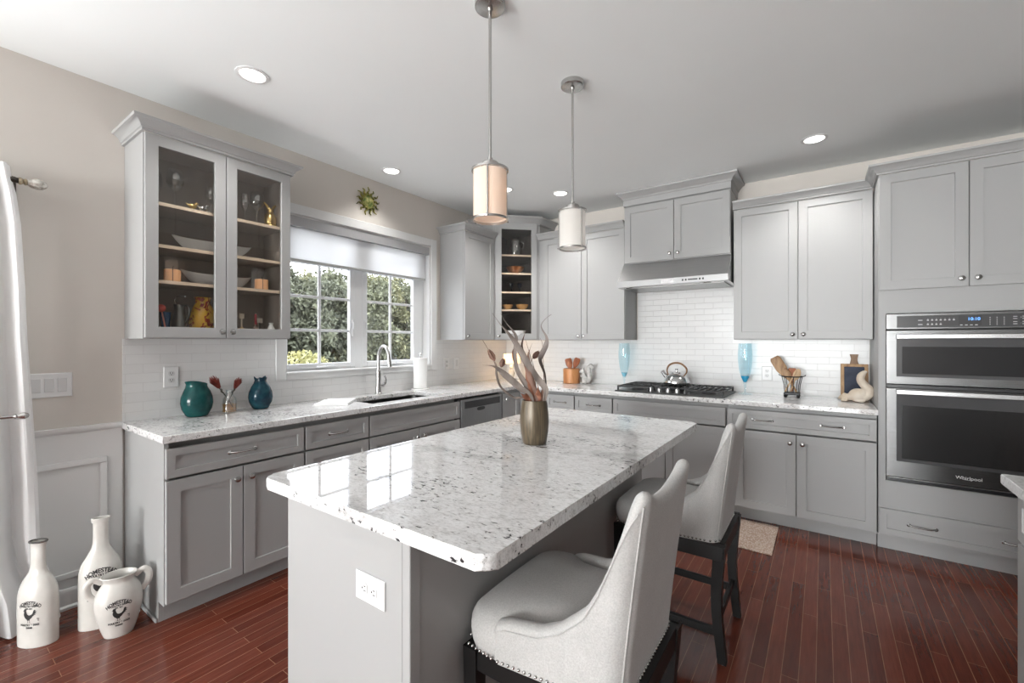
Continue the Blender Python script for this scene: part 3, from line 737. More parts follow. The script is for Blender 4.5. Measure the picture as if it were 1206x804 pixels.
# ------------------------------------------------------------------ island base
t = thing('kitchen_island', 'grey painted island base with seating overhang', 'island', (0, 0, 0))
bx0, bx1, by0, by1 = 1.71, 2.302, -3.575, -1.83
bm = bm_(); box(bm, bx0, bx1, by0+.03, by1, .1, TOP); box(bm, bx0+.07, bx1, by0+.03, by1, 0, .1)
obj('body', bm, M_GREY, t)
bm = bm_(); box(bm, bx0, bx1-.028, by0, by0+.0295, 0, TOP, .002); obj('end_panel', bm, M_GREY, t)
bm = bm_(); box(bm, bx1-.0275, bx1+.002, by0-.001, by0+.035, 0, TOP, .002); obj('corner_post', bm, M_GREY, t)
L = by1-by0-.03
for k in range(2):
    wd = L/2; y_ = by1-wd*k   # local x runs to -y
    for kind, a, b in (('drawer', RB, RT), ('doorL', DB, DT), ('doorR', DB, DT)):
        bm = bm_()
        lo, hi = (G, wd-G) if kind == 'drawer' else ((G, wd/2-.003) if kind == 'doorL' else (wd/2+.003, wd-G))
        shaker(bm, lo, hi, a, b, -.0005, fr=.036 if kind == 'drawer' else .057)
        o = obj('drawer' if kind == 'drawer' else 'door', bm, M_GREY, t, loc=(bx0, y_, 0), rot=(0, 0, -R90))
        if kind == 'drawer': pull(o, wd/2, -.0115, (a+b)/2)
        else: knob(o, wd/2+(-.035 if kind == 'doorL' else .035), -.0205, DT-.06)
# outlets and switch plates
def outlet(label, loc, rot, horiz=False, group=None):
    t = thing('power_outlet', label, 'outlet', loc, 0, group); t.rotation_euler = rot
    bm = bm_(); w_, h_ = (.124, .078) if horiz else (.076, .122)
    rects(bm, -w_/2, w_/2, -h_/2, h_/2, [(0, -.0005), (0, -.003), (.004, -.006)]); obj('plate', bm, M_PLATE, t)
    for s in (-1, 1):
        cx, cz = (s*.02, 0) if horiz else (0, s*.02)
        bm = bm_(); M = Matrix.Translation((cx, -.006, cz)) @ Matrix.Rotation(R90, 4, 'X')
        if horiz: M = M @ Matrix.Rotation(R90, 4, 'Z')
        prism(bm, [(.017*math.cos(a), max(-.0135, min(.0135, .017*math.sin(a)))) for a in [2*PI*i/24 for i in range(24)]], 0, .002, M=M)
        sk = obj('socket', bm, M_PLATE2, t)
        bm = bm_()
        for dx, dz, a, b in ((-.006, .003, .0012, .0045), (.006, .003, .0012, .0035), (0, -.007, .0022, .0022)):
            if horiz: dx, dz, a, b = dz, dx, b, a
            box(bm, cx+dx-a, cx+dx+a, -.0083, -.0079, cz+dz-b, cz+dz+b)
        obj('slots', bm, M_INK, sk, smooth=0)
    return t
outlet('white horizontal outlet on the end of the island', (2.147, by0-.0005, .680), (0, 0, 0), True)
outlet('white outlet on the tile left of the teal vase', (.0095, -3.380, 1.148), (0, 0, R90))
outlet('white outlet on the tile behind the wooden spoon basket', (2.765, -.0095, 1.085), (0, 0, 0))
outlet('white outlet on the tile just right of the window', (.0095, -1.055, 1.13), (0, 0, R90))
t = thing('light_switch', 'single white rocker switch on the tile below the narrow wall cabinet', 'switch', (.0095, -.905, 1.13), R90)
bm = bm_(); rects(bm, -.038, .038, -.061, .061, [(0, -.0005), (0, -.003), (.004, -.006)]); obj('plate', bm, M_PLATE, t)
bm = bm_(); box(bm, -.017, .017, -.0085, -.006, -.034, .034, .002); obj('rocker', bm, M_PLATE2, t)
t = thing('light_switch', 'white three gang switch plate on the beige wall beside the curtain', 'switch', (.0005, -3.880, 1.138), R90)
bm = bm_(); rects(bm, -.083, .083, -.061, .061, [(0, -.0005), (0, -.003), (.004, -.006)]); obj('plate', bm, M_PLATE, t)
for i in (-1, 0, 1):
    bm = bm_(); box(bm, i*.046-.017, i*.046+.017, -.0085, -.006, -.034, .034, .002); obj('rocker', bm, M_PLATE2, t)

# ------------------------------------------------------------------ appliances
# range hood
t = thing('range_hood', 'stainless under cabinet range hood above the cooktop', 'range hood', (1.6305, 0, 0))
HWD = .904
bm = bm_()
M = Matrix(((0, 0, 1, 0), (1, 0, 0, 0), (0, 1, 0, 0), (0, 0, 0, 1)))
prism(bm, [(-.0095, 1.845), (-.495, 1.845), (-.50, 1.85), (-.50, 1.898), (-.352, 2.072), (-.336, 2.0765), (-.0095, 2.0765)], -.008, HWD+.008, M=M)
obj('canopy', bm, M_STEEL, t, smooth=20)
bm = bm_(); box(bm, -.0075, HWD+.0075, -.503, -.4985, 1.846, 1.899, .001); obj('front_band', bm, mat('band_steel', (.36, .36, .36), .5, 1.0), t)
bm = bm_(); box(bm, .03, HWD-.03, -.44, -.06, 1.838, 1.8445, .002); obj('filter', bm, mat('hood_filter', (.42, .42, .42), .35, 1.0), t)
for sx in (.09, HWD-.16):
    bm = bm_(); lathe(bm, [(.0, 0), (.03, 0), (.034, .004), (.034, .006)], 20, Matrix.Translation((sx, -.455, 1.8385))); obj('hood_light', bm, M_NICKEL, t)
bm = bm_()
for px in (.565, .590, .70, .725): box(bm, px-.007, px+.007, -.5042, -.5032, 1.865, 1.881, .0003)
box(bm, .607, .683, -.5042, -.5032, 1.868, 1.879)
obj('control_buttons', bm, M_INK, t)
bm = bm_(); box(bm, .385, .49, -.5042, -.5032, 1.858, 1.888); lb = obj('sticker', bm, M_PLATE, t)
bm = bm_()
for i in range(3): box(bm, .392, .483-.012*i, -.5046, -.5043, 1.879-.008*i, 1.8815-.008*i)
obj('sticker_lines', bm, mat('grey_print', (.35, .35, .36), .6), lb, smooth=0)

# wall oven with microwave on top
OW = .765; OX = 3.4875
t = thing('built_in_oven', 'stainless built-in microwave and wall oven combination with clock display', 'oven', (OX, 0, 0))
bm = bm_(); box(bm, .01, OW-.01, -.6095, -.08, .475, 1.52); obj('chassis', bm, M_DARKGAP, t)
bm = bm_(); box(bm, 0, OW, -.632, -.611, .468, .487, .002); obj('vent_trim', bm, M_BLACK, t)
bm = bm_(); box(bm, 0, OW, -.65, -.611, 1.063, 1.085, .002); obj('vent_trim', bm, M_BLACK, t)
bm = bm_(); box(bm, 0.003, OW-.003, -.641, -.611, .489, .495, .002); obj('bottom_trim', bm, M_STEEL, t)
bm = bm_(); box(bm, 0, OW, -.648, -.611, 1.434, 1.532, .003, 2); cp = obj('control_panel', bm, M_DSTEEL, t)
bm = bm_(); box(bm, .05, OW-.05, -.6498, -.6485, 1.444, 1.517, .0004); obj('control_glass', bm, mat('grey_control_glass', (.07, .07, .072), .15), cp)
bm = bm_(); box(bm, .327, .425, -.6508, -.6499, 1.450, 1.511); obj('display', bm, M_BLACK, cp)
bm = bm_(); text_bm(bm, '10:10', .024, Matrix.Translation((.393, -.6512, 1.490)) @ Matrix.Rotation(R90, 4, 'X'))
obj('clock_digits', bm, emis('blue_digits', (.12, .35, 1.0), 1.6), cp, smooth=0)
bm = bm_()
for r_, (zz, cols) in enumerate(((1.488, 7), (1.462, 4))):
    box(bm, .150, .170, -.6503, -.6500, zz-.002, zz+.002)
    for c_ in range(cols): box(bm, .19+.019*c_, .199+.019*c_, -.6503, -.6500, zz-.003, zz+.003); box(bm, .1925+.019*c_, .1965+.019*c_, -.6503, -.6500, zz+.007, zz+.009)
for c_ in range(3):
    for r_ in range(4): box(bm, .457+.028*c_, .461+.028*c_, -.6503, -.6500, 1.455+.013*r_, 1.459+.013*r_)
for c_ in range(4): box(bm, .335+.021*c_, .346+.021*c_, -.6512, -.6509, 1.4535, 1.457)
for c_ in range(4):
    for zz in (1.50, 1.488, 1.47, 1.458): box(bm, .55+.035*c_, .566+.035*c_, -.6503, -.6500, zz-.0012, zz+.0012)
    for zz in (1.494, 1.464): box(bm, .578+.07*(c_//2), .582+.07*(c_//2), -.6503, -.6500, zz-.003, zz+.003)
obj('touch_symbols', bm, mat('pale_print', (.62, .62, .62), .5), cp, smooth=0)
def oven_door(name, z0, z1, wz0, wz1, hz, badge=False):
    bm = bm_(); box(bm, 0, OW, -.648, -.611, z0, z1, .004, 2); d = obj(name, bm, M_DSTEEL, t)
    bm = bm_(); box(bm, .048, OW-.048, -.6495, -.6482, wz0-.02, wz1+.075, .0004); obj('glass_surround', bm, mat('grey_oven_glass', (.075, .075, .077), .12), d)
    bm = bm_(); box(bm, .075, OW-.075, -.6505, -.6496, wz0, wz1, .0003); obj('oven_window', bm, M_OVGLASS if name == 'microwave_door' else M_OVGLASS2, d)
    bm = bm_(); box(bm, .046, OW-.046, -.698, -.678, hz-.0145, hz+.0145, .005, 2)
    for px in (.075, OW-.075): box(bm, px-.012, px+.012, -.68, -.6505, hz-.010, hz+.010, .003)
    obj('handle', bm, mat('bright_steel', (.78, .78, .78), .22, 1.0), d)
    return d
oven_door('microwave_door', 1.087, 1.428, 1.155, 1.325, 1.388)
d = oven_door('oven_door', .497, 1.061, .62, .955, 1.041)
bm = bm_(); text_bm(bm, 'Whirlpool', .027, Matrix.Translation((OW/2-.01, -.6495, .545)) @ Matrix.Rotation(R90, 4, 'X'))
pts = [Vector((OW/2-.01+.036*math.cos(a), -.6493, .545+.010*math.sin(a))) for a in [PI*1.1+1.5*i/12 for i in range(13)]]
tube(bm, pts, .0007, 4)
obj('badge', bm, M_PLATE, d, smooth=0)

# gas cooktop
t = thing('cooktop', 'black five burner gas cooktop with steel knobs and cast iron grates', 'cooktop', (2.085, -.335, .9145))
bm = bm_(); box(bm, -.45, .45, -.262, .262, 0, .011, .004, 2); obj('top', bm, M_BLACK, t)
bx = [(-.30, -.09), (-.30, .15), (0, .05), (.30, -.09), (.30, .15)]
for i, (a, b) in enumerate(bx):
    bm = bm_(); r = .055 if i == 2 else .042
    lathe(bm, [(r+.015, .011), (r+.012, .017), (r, .019), (r, .028), (r*.8, .033), (0, .034)], 24, Matrix.Translation((a, b, 0))); obj('burner', bm, M_IRON, t)
for k, (xa, xb) in enumerate(((-.435, -.148), (-.143, .143), (.148, .435))):
    bm = bm_(); yb0, yb1 = (-.245, .25) if k != 1 else (-.13, .25); z0, z1 = .036, .050
    for yy in (yb0, (yb0+yb1)/2-.006, yb1-.012): box(bm, xa, xb, yy, yy+.012, z0, z1, .003)
    nb = 6
    for q in range(nb+1):
        xx = xa+(xb-xa-.012)*q/nb; box(bm, xx, xx+.012, yb0, yb1, z0+.001, z1+.0008, .003)
    for xx in (xa, xb-.014):
        for yy in (yb0, yb1-.014): box(bm, xx, xx+.014, yy, yy+.014, .0112, z0+.002, .002)
    obj('grate', bm, M_IRON, t)
for i in range(5):
    bm = bm_(); M = Matrix.Translation((-.145+.074*i, -.205, 0))
    lathe(bm, [(.024, .011), (.024, .016), (.020, .018), (.018, .040), (.014, .044), (0, .045)], 20, M); box(bm, -.148+.074*i, -.142+.074*i, -.224, -.186, .044, .050, .001)
    obj('knob', bm, mat('knob_steel', (.38, .38, .38), .3, 1.0), t)

# kettle standing on the centre grate
t = thing('kettle', 'polished steel whistling kettle with a brown handle on the cooktop', 'kettle', (2.085, -.27, .9655), -.15)
bm = bm_(); lathe(bm, [(.085, 0), (.105, .006), (.112, .022), (.108, .045), (.092, .075), (.066, .096), (.045, .105), (.044, .108)], 32); obj('body', bm, M_CHROME, t)
bm = bm_(); lathe(bm, [(.044, .108), (.040, .116), (.02, .123), (.008, .125), (.008, .134), (.014, .140), (.012, .148), (0, .150)], 24); obj('lid', bm, M_CHROME, t)
bm = bm_(); tube(bm, [(-.075, 0, .06), (-.105, 0, .085), (-.128, 0, .112)], [.026, .02, .016], 14); obj('spout', bm, M_CHROME, t)
bm = bm_(); lathe(bm, [(.018, 0), (.02, .01), (.012, .016), (0, .017)], 14, Matrix.Translation((-.126, 0, .110)) @ Matrix.Rotation(-.8, 4, 'Y')); obj('whistle_cap', bm, mat('grey_cap', (.35, .34, .33), .4), t)
bm = bm_(); pts = smooth_path([(-.075, 0, .085), (-.088, 0, .13), (-.07, 0, .175), (-.02, 0, .198), (.04, 0, .193), (.085, 0, .158), (.09, 0, .12), (.07, 0, .09)], 5)
tube(bm, pts, [.006+.005*math.sin(PI*i/(len(pts)-1)) for i in range(len(pts))], 12, flat=.8); obj('handle', bm, noisy('brown_handle', (.16, .075, .035), (.30, .17, .09), 30, .35), t)

# ------------------------------------------------------------------ counter stools (front faces -x)
def make_stool(label, loc):
    t = thing('counter_stool', label, 'stool', loc, 0, 'linen counter stools at the island')
    # seat cushion: crowned rounded box
    bm = bm_(); nx, ny = 26, 22; x0, x1, hw, zb = -.328, .085, .236, .502
    def top(u, v):
        e = max(abs(u)**5, abs(v)**5)
        return .590+.046*(1-abs(u)**3.0)**.6*(1-abs(v)**3.2)**.6
    gr = {}
    for i in range(nx+1):
        for j in range(ny+1):
            u, v = -1+2*i/nx, -1+2*j/ny
            # superellipse plan so the front corners are soft
            px = (x0+x1)/2+(x1-x0)/2*u; py = hw*v
            py *= 1-.17*max(0, min(1, (px+.215)/.06))
            if u < -.7: py *= 1-.10*((-u-.7)/.3)**2.2
            if abs(v) > .7: px += .030*((abs(v)-.7)/.3)**2.2*(1 if u < 0 else 0)*(-u)
            gr[i, j] = bm.verts.new((px, py, top(u, v)))
    for i in range(nx):
        for j in range(ny): bm.faces.new((gr[i, j], gr[i+1, j], gr[i+1, j+1], gr[i, j+1]))
    edge = [gr[i, 0] for i in range(nx+1)]+[gr[nx, j] for j in range(1, ny+1)]+[gr[i, ny] for i in range(nx-1, -1, -1)]+[gr[0, j] for j in range(ny-1, 0, -1)]
    prev = edge
    for dz, out in ((.572, .010), (.548, .013), (.525, .010), (.504, .003)):
        c = Vector(((x0+x1)/2, 0, 0)); cur = []
        for v in edge:
            d = Vector((v.co.x-c.x, v.co.y, 0)); d2 = Vector((d.x/(x1-x0)*2, d.y/hw, 0)); d2.normalize()
            cur.append(bm.verts.new((v.co.x+d2.x*out, v.co.y+d2.y*out, dz)))
        n = len(edge)
        for k in range(n): bm.faces.new((prev[k], prev[(k+1) % n], cur[(k+1) % n], cur[k]))
        prev = cur
    bm.faces.new(prev)
    obj('seat', bm, M_LINEN, t, smooth=180)
    # wrap-round arms and back: a wall lofted along a U in plan
    XB = .130; R = .055; hwf, hwb = .246, .215; xf = -.195
    path = []     # (x, y, nx, ny, kind) outer line, from the near (-y) arm front round to the far arm front
    n1 = 34
    for i in range(n1+1):
        s = i/n1; px = xf+(XB-R-xf)*s; py = -(hwf+(hwb-hwf)*s); path.append((px, py, 0, -1))
    for i in range(1, 8):
        a = R90*i/8; path.append((XB-R+R*math.sin(a), -hwb+R-R*math.cos(a), math.sin(a), -math.cos(a)))
    n2 = 22
    for i in range(n2+1):
        py = -(hwb-R)+2*(hwb-R)*i/n2; path.append((XB, py, 1, 0))
    for p in path[:n1+8][::-1]: path.append((p[0], -p[1], p[2], -p[3]))
    def arm_h(px):    # arm line sweeping up to the back corner
        P = [(-.205, .608), (-.17, .621), (-.081, .630), (-.028, .655), (.043, .718), (.078, .780), (.108, .850), (.145, .939), (.165, .980), (.186, 1.010)]
        for (a, b), (c, d) in zip(P, P[1:]):
            if px <= c:
                q = (px-a)/(c-a); q = max(0, q); return b+(d-b)*q
        return P[-1][1]
    T = .05; NV = 16; bm = bm_(); rings = []; piping = []
    for idx, (px, py, ax, ay) in enumerate(path):
        if ax < .999:      # side or corner: the recline carries the top edge backwards, so solve the height there
            h = .62
            for _ in range(30):
                sh = .060*max(0, (h-.50)/.5)**1.15*max(0, min(1, (px+.02)/(XB-.02)))
                h = .5*h+.5*arm_h(px+sh)
        else:
            q = abs(py)/(hwb-R); h = .968+.045*q**2.2
        h = min(h, 1.012)
        sec = []
        def P(z, depth):
            rec = .060*max(0, (z-.50)/.5)**1.15*max(0, min(1, (px+.02)/(XB-.02)))
            tap = 1+.04*max(0, (z-.5)/.5)*(1 if px > 0 else 0)
            th = depth
            return Vector((px+rec-ax*th, (py)*tap-ay*th, z))
        thk = T*(1.0 if h < .8 else 1-.25*min(1, (h-.8)/.2))
        for k in range(NV+1): sec.append(P(.503+(h-.022-.503)*k/NV, 0))
        for k in range(1, 8):
            a = PI*k/8; sec.append(P(h-.022+.022*math.sin(a), thk/2-thk/2*math.cos(a)))
        for k in range(NV+1): sec.append(P(h-.022-(h-.022-.53)*k/NV, thk))
        rings.append([bm.verts.new(v) for v in sec])
        piping.append(P(h-.022, -.0012))
    for a, b in zip(rings, rings[1:]):
        for k in range(len(a)-1): bm.faces.new((a[k], a[k+1], b[k+1], b[k]))
        bm.faces.new((a[-1], a[0], b[0], b[-1]))
    for rg, sgn in ((rings[0], -1), (rings[-1], 1)):   # soft front ends of the arms
        c = sum((v.co for v in rg), Vector())/len(rg)
        ins = [bm.verts.new(c+(v.co-c)*.80+Vector((-.014, 0, 0))) for v in rg]; ins2 = [bm.verts.new(c+(v.co-c)*.93+Vector((-.009, 0, 0))) for v in rg]
        for A_, B_ in ((rg, ins2), (ins2, ins)):
            for k in range(len(rg)): bm.faces.new((A_[k], A_[(k+1) % len(rg)], B_[(k+1) % len(rg)], B_[k]))
        bm.faces.new(ins)
    shell = obj('backrest', bm, M_LINEN, t, smooth=60)
    bm = bm_()
    tube(bm, piping[:n1+5], .0022, 6); obj('piping', bm, M_LINEN, shell); bm = bm_()
    tube(bm, piping[-(n1+5):], .0022, 6); obj('piping', bm, M_LINEN, shell)
    for sgn in (-1, 1):
        bm = bm_()
        i0 = n1+5 if sgn < 0 else len(path)-n1-6
        px, py, ax, ay = path[i0]
        L_ = []
        for k in range(18):
            z = .505+(.985-.505)*k/17; rec = .060*max(0, (z-.50)/.5)**1.15*max(0, min(1, (px+.02)/(XB-.02))); tap = 1+.04*max(0, (z-.5)/.5)
            L_.append((px+rec+ax*.001, py*tap+ay*.001, z))
        tube(bm, L_, .0022, 6); obj('piping', bm, M_LINEN, shell)
    # nailheads along the bottom edge
    bm = bm_(); line = []
    fx = x0-.004
    line += [(fx+.010, y_) for y_ in [-.205+.41*i/30 for i in range(31)]]
    for sgn in (-1, 1): line += [(fx+.03+(-.215-fx-.03)*i/6, sgn*(.238+.010*i/6)) for i in range(7)]
    tot = 0; last = None; pl = []
    for p in path:
        v = Vector((p[0]+p[2]*.002, p[1]+p[3]*.002))
        if last is None or (v-last).length >= .0125: pl.append(v); last = v
    for p in [Vector(q) for q in line]:
        bmesh.ops.create_icosphere(bm, subdivisions=1, radius=.005, matrix=Matrix.Translation((p.x, p.y, .512)))
    obj('nailhead_trim', bm, M_NICKEL, t, smooth=180); bm = bm_()
    for p in pl:
        r = bmesh.ops.create_icosphere(bm, subdivisions=1, radius=.005, matrix=Matrix.Translation((p.x, p.y, .512)))
    obj('nailhead_trim', bm, M_NICKEL, t, smooth=180)
    # frame
    bm = bm_()
    box(bm, -.315, .150, -.232, -.208, .442, .5035, .002); box(bm, -.315, .150, .208, .232, .442, .5035, .002)
    box(bm, -.318, -.294, -.21, .21, .442, .5035, .002); box(bm, .128, .150, -.19, .19, .442, .5035, .002)
    obj('seat_frame', bm, M_BLKWOOD, t)
    for sx in (0, 1):
        for s in (-1, 1):
            bm = bm_()
            if sx == 0: quad = [(-.300, s*.216, .5), (-.302, s*.212, .25), (-.304, s*.208, .004)]; wd = (.023, .021, .017)
            else: quad = [(.133, s*.20, .5), (.120, s*.196, .25), (.142, s*.194, .004)]; wd = (.023, .021, .017)
            pp = smooth_path(quad, 6); rr = []
            for i, p in enumerate(pp):
                q = i/(len(pp)-1); a = wd[0]+(wd[2]-wd[0])*q
                rr.append([bm.verts.new(p+Vector(c)*a) for c in ((-1, -1, 0), (1, -1, 0), (1, 1, 0), (-1, 1, 0))])
            for a, b in zip(rr, rr[1:]):
                for k in range(4): bm.faces.new((a[k], a[(k+1) % 4], b[(k+1) % 4], b[k]))
            bm.faces.new(rr[0]); bm.faces.new(rr[-1])
            lg = obj('leg', bm, M_BLKWOOD, t, smooth=0)
            bm = bm_(); p = pp[-1]; lathe(bm, [(.011, 0), (.012, .003), (.007, .006)], 12, Matrix.Translation((p.x, p.y, 0.0))); obj('glide', bm, M_NICKEL, lg)
    for s in (-1, 1):
        bm = bm_(); box(bm, -.29, .118, s*.204-.009, s*.204+.009, .115, .150, .003); obj('stretcher', bm, M_BLKWOOD, t)
    bm = bm_(); box(bm, .112, .130, -.185, .185, .150, .185, .003); obj('stretcher', bm, M_BLKWOOD, t)
    bm = bm_(); box(bm, -.314, -.290, -.20, .20, .20, .24, .004); obj('footrest', bm, M_BLKWOOD, t)
    return t
make_stool('oatmeal linen counter stool nearest the camera, at the near end of the island', (2.648, -3.16, 0))
make_stool('oatmeal linen counter stool farther away, at the far end of the island', (2.668, -2.115, 0))

# ------------------------------------------------------------------ lights in the room
def pendant(label, x, y, mat_, warm, power):
    t = thing('pendant_light', label, 'pendant lamp', (x, y, H), 0, 'pendant lamps over the island')
    zt, zb, r = 2.055-H, 1.855-H, .068
    bm = bm_(); lathe(bm, [(.0, -.0005), (.062, -.0005), (.062, -.022), (.055, -.027), (.012, -.028), (.010, -.04), (.0, -.04)], 32); obj('canopy', bm, M_NICKEL, t)
    bm = bm_(); cyl(bm, (0, 0, -.03), (0, 0, zt+.045), .0062, 12); cyl(bm, (0, 0, zt+.05), (0, 0, zt+.03), .011, 14); obj('rod', bm, M_NICKEL, t)
    bm = bm_(); lathe(bm, [(0, zt+.034), (.030, zt+.034), (.036, zt+.028), (.036, zt+.004), (0, zt+.004)], 28); obj('socket_cap', bm, M_NICKEL, t)
    bm = bm_(); lathe(bm, [(r-.004, zb+.006), (r, zb+.004), (r, zt-.006), (r-.004, zt-.004), (r-.004, zb+.006)], 40, cap0=False, cap1=False)
    sh = obj('shade', bm, mat_, t)
    bm = bm_(); lathe(bm, [(0, zb+.010), (r-.004, zb+.010), (r-.004, zb+.012), (0, zb+.012)], 32); obj('diffuser', bm, mat_, sh)
    bm = bm_()
    for z in (zt, zb): lathe(bm, [(r+.001, z-.004), (r+.008, z-.004), (r+.008, z+.004), (r+.001, z+.004), (r+.001, z-.004)], 40, cap0=False, cap1=False)
    for k in range(3):
        a = warm[1]+2*PI*k/3; c_, s_ = math.cos(a), math.sin(a)
        tube(bm, [((r+.005)*c_, (r+.005)*s_, zt), ((r+.005)*c_, (r+.005)*s_, zb)], .0038, 8)
        lathe(bm, [(.006, 0), (.006, .006), (0, .008)], 10, Matrix.Translation(((r+.007)*c_, (r+.007)*s_, zb)) @ Matrix.Rotation(a, 4, 'Z') @ Matrix.Rotation(R90, 4, 'Y'))
    for k in range(4):
        a = k*R90+.4; tube(bm, [(.03*math.cos(a), .03*math.sin(a), zt+.006), ((r+.003)*math.cos(a), (r+.003)*math.sin(a), zt)], .003, 6)
    obj('cage', bm, M_NICKEL, t)
    l = D.lights.new('bulb', 'POINT'); l.energy = power; l.color = warm[0]; l.shadow_soft_size = .03
    o = D.objects.new('bulb', l); COL.objects.link(o); o.parent = t; o.location = (0, 0, (zt+zb)/2)
    return t
pendant('nickel pendant with warm glowing shade, nearer the camera', 2.045, -2.92, M_SHADEW, ((1, .80, .6), -1.05), .07)
pendant('nickel pendant with white glowing shade, farther over the island', 2.06, -2.225, M_SHADEC, ((1, .93, .84), -2.5), .06)
def downlight(label, x, y, power=3.0):
    t = thing('recessed_downlight', label, 'ceiling light', (x, y, H), 0, 'recessed ceiling lights')
    bm = bm_(); lathe(bm, [(.058, -.0005), (.078, -.0005), (.078, -.004), (.062, -.007), (.058, -.004), (.058, -.0005)], 36, cap0=False, cap1=False); obj('trim_ring', bm, M_PLATE, t)
    bm = bm_(); lathe(bm, [(0, -.001), (.058, -.001), (.058, -.003), (0, -.003)], 36); obj('lens', bm, emis('downlight_glow', (1, .97, .92), 4.0), t)
    l = D.lights.new('downlight_lamp', 'SPOT'); l.energy = power*12; l.spot_size = 2.1; l.spot_blend = .7; l.color = (1, .98, .95); l.shadow_soft_size = .055
    o = D.objects.new('downlight_lamp', l); COL.objects.link(o); o.parent = t; o.location = (0, 0, -.012)
    return t
downlight('recessed ceiling light near the glass front cabinet at upper left', .735, -3.25, 2.2)
downlight('recessed ceiling light above the sink window near the sunburst', .297, -1.99, 1.3)
downlight('recessed ceiling light half hidden behind the nearer pendant shade', .792, -1.105)
downlight('recessed ceiling light in front of the corner, left of the farther pendant', 1.153, -.722)
downlight('recessed ceiling light at upper right, above the ovens', 3.107, -.686)

# ------------------------------------------------------------------ things on the worktops
M_TEAL = noisy('teal_glaze', (.010, .085, .088), (.025, .15, .145), 18, .1)
M_BLUEG = noisy('blue_glaze', (.012, .05, .085), (.03, .13, .17), 22, .1)
CT = .9145
def rim_pot(name, label, loc, prof, m, wob, amp, seg=40, th=.004):
    t = bm_(); rings = lathe(t, prof, seg, cap1=False)
    n = len(rings)
    zt = prof[-1][1]
    for k, rg in enumerate(rings):
        if len(rg) == 1: continue
        f = max(0, (prof[k][1]/zt-.72)/.28)**1.6
        for i, v in enumerate(rg):
            a = 2*PI*i/seg; v.co.z += f*amp*wob(a); q = 1+f*.10*wob(a); v.co.x *= q; v.co.y *= q
    bmesh.ops.solidify(t, geom=t.faces[:], thickness=th)
    o = obj(name, t, m, loc=loc); return tag(o, label, 'vase')
rim_pot('vase', 'round teal glazed vase with a pointed rim left of the red flowers', (.125, -3.288, CT),
        [(0, 0), (.045, 0), (.055, .006), (.075, .045), (.081, .08), (.078, .115), (.066, .15), (.056, .172), (.053, .188), (.058, .202)], M_TEAL, lambda a: .7*math.cos(a+1.5)+.4*math.cos(2*a+.5), .012)
rim_pot('vase', 'round blue glazed vase with a ruffled neck right of the red flowers', (.12, -2.925, CT),
        [(0, 0), (.038, 0), (.048, .006), (.067, .045), (.072, .078), (.068, .11), (.054, .145), (.040, .168), (.034, .185), (.038, .204)], M_BLUEG, lambda a: .6*math.cos(3*a+.4)+.35*math.sin(7*a), .010)
# clear bottle vase with amber water and two protea stems
t = thing('glass_vase', 'small clear glass vase with amber liquid between the teal and blue vases', 'vase', (.135, -3.118, CT))
bm = bm_(); lathe(bm, [(.0, 0), (.036, 0), (.040, .004), (.041, .06), (.037, .09), (.022, .112), (.019, .13), (.023, .142), (.0215, .142), (.0175, .13), (.0205, .112), (.035, .088), (.038, .06), (.037, .006), (0, .004)], 28, cap0=False, cap1=False); obj('vessel', bm, M_CLEAR, t)
bm = bm_(); lathe(bm, [(0, .0045), (.0365, .0065), (.0375, .055), (0, .055)], 28); obj('liquid', bm, glass('amber_liquid', (.95, .68, .35), ior=1.3), t)
M_STEM = noisy('olive_stem', (.05, .055, .04), (.12, .12, .09), 30, .7)
M_PROT = noisy('dark_red_petals', (.14, .018, .012), (.26, .045, .03), 40, .6)
def protea(label, base, tip, s):
    b, e = Vector(base), Vector(tip); d = (e-b).normalized()
    t = thing('protea_flower', label, 'flower', base)
    bm = bm_(); mid = (e-b)*.5+Vector((.006, 0, .004)); tube(bm, smooth_path([(0, 0, 0), mid, e-b], 5), .0026, 8)
    for k in range(5):
        p = (e-b)*(.55+.09*k); sd = Vector((math.cos(k*2.4), math.sin(k*2.4), .5)).normalized(); tube(bm, [p, p+sd*.006+d*.008, p+sd*.007+d*.020], [.0028, .0035, .0006], 6)
    obj('stem', bm, M_STEM, t)
    bm = bm_(); Q = d.to_track_quat('Z', 'Y').to_matrix().to_4x4(); Q.translation = e-b
    lathe(bm, [(.003, -.004), (.011*s, .004), (.014*s, .03*s), (.010*s, .062*s), (0, .07*s)], 14, Q)
    for ring, (n, r0, L_, op) in enumerate(((9, .010, .058, .020), (9, .012, .075, .012), (8, .008, .085, .006))):
        for k in range(n):
            a = 2*PI*k/n+ring*.35; ca, sa = math.cos(a), math.sin(a)
            P = [Q @ Vector((r*ca*s, r*sa*s, z*s)) for r, z in ((r0*.6, 0), (r0*1.35, L_*.4), (r0*1.1+op*.6, L_*.8), (r0*.7+op, L_))]
            tube(bm, P, [.004*s, .006*s, .0045*s, .001], 6, flat=.4)
    obj('petals', bm, M_PROT, t)
protea('dark red protea flower leaning left in the glass vase, the larger one', (.138, -3.098, CT+.03), (.130, -3.172, CT+.158), 1.0)
protea('dark red protea flower leaning right in the glass vase, the smaller one', (.132, -3.142, CT+.03), (.140, -3.088, CT+.150), .82)
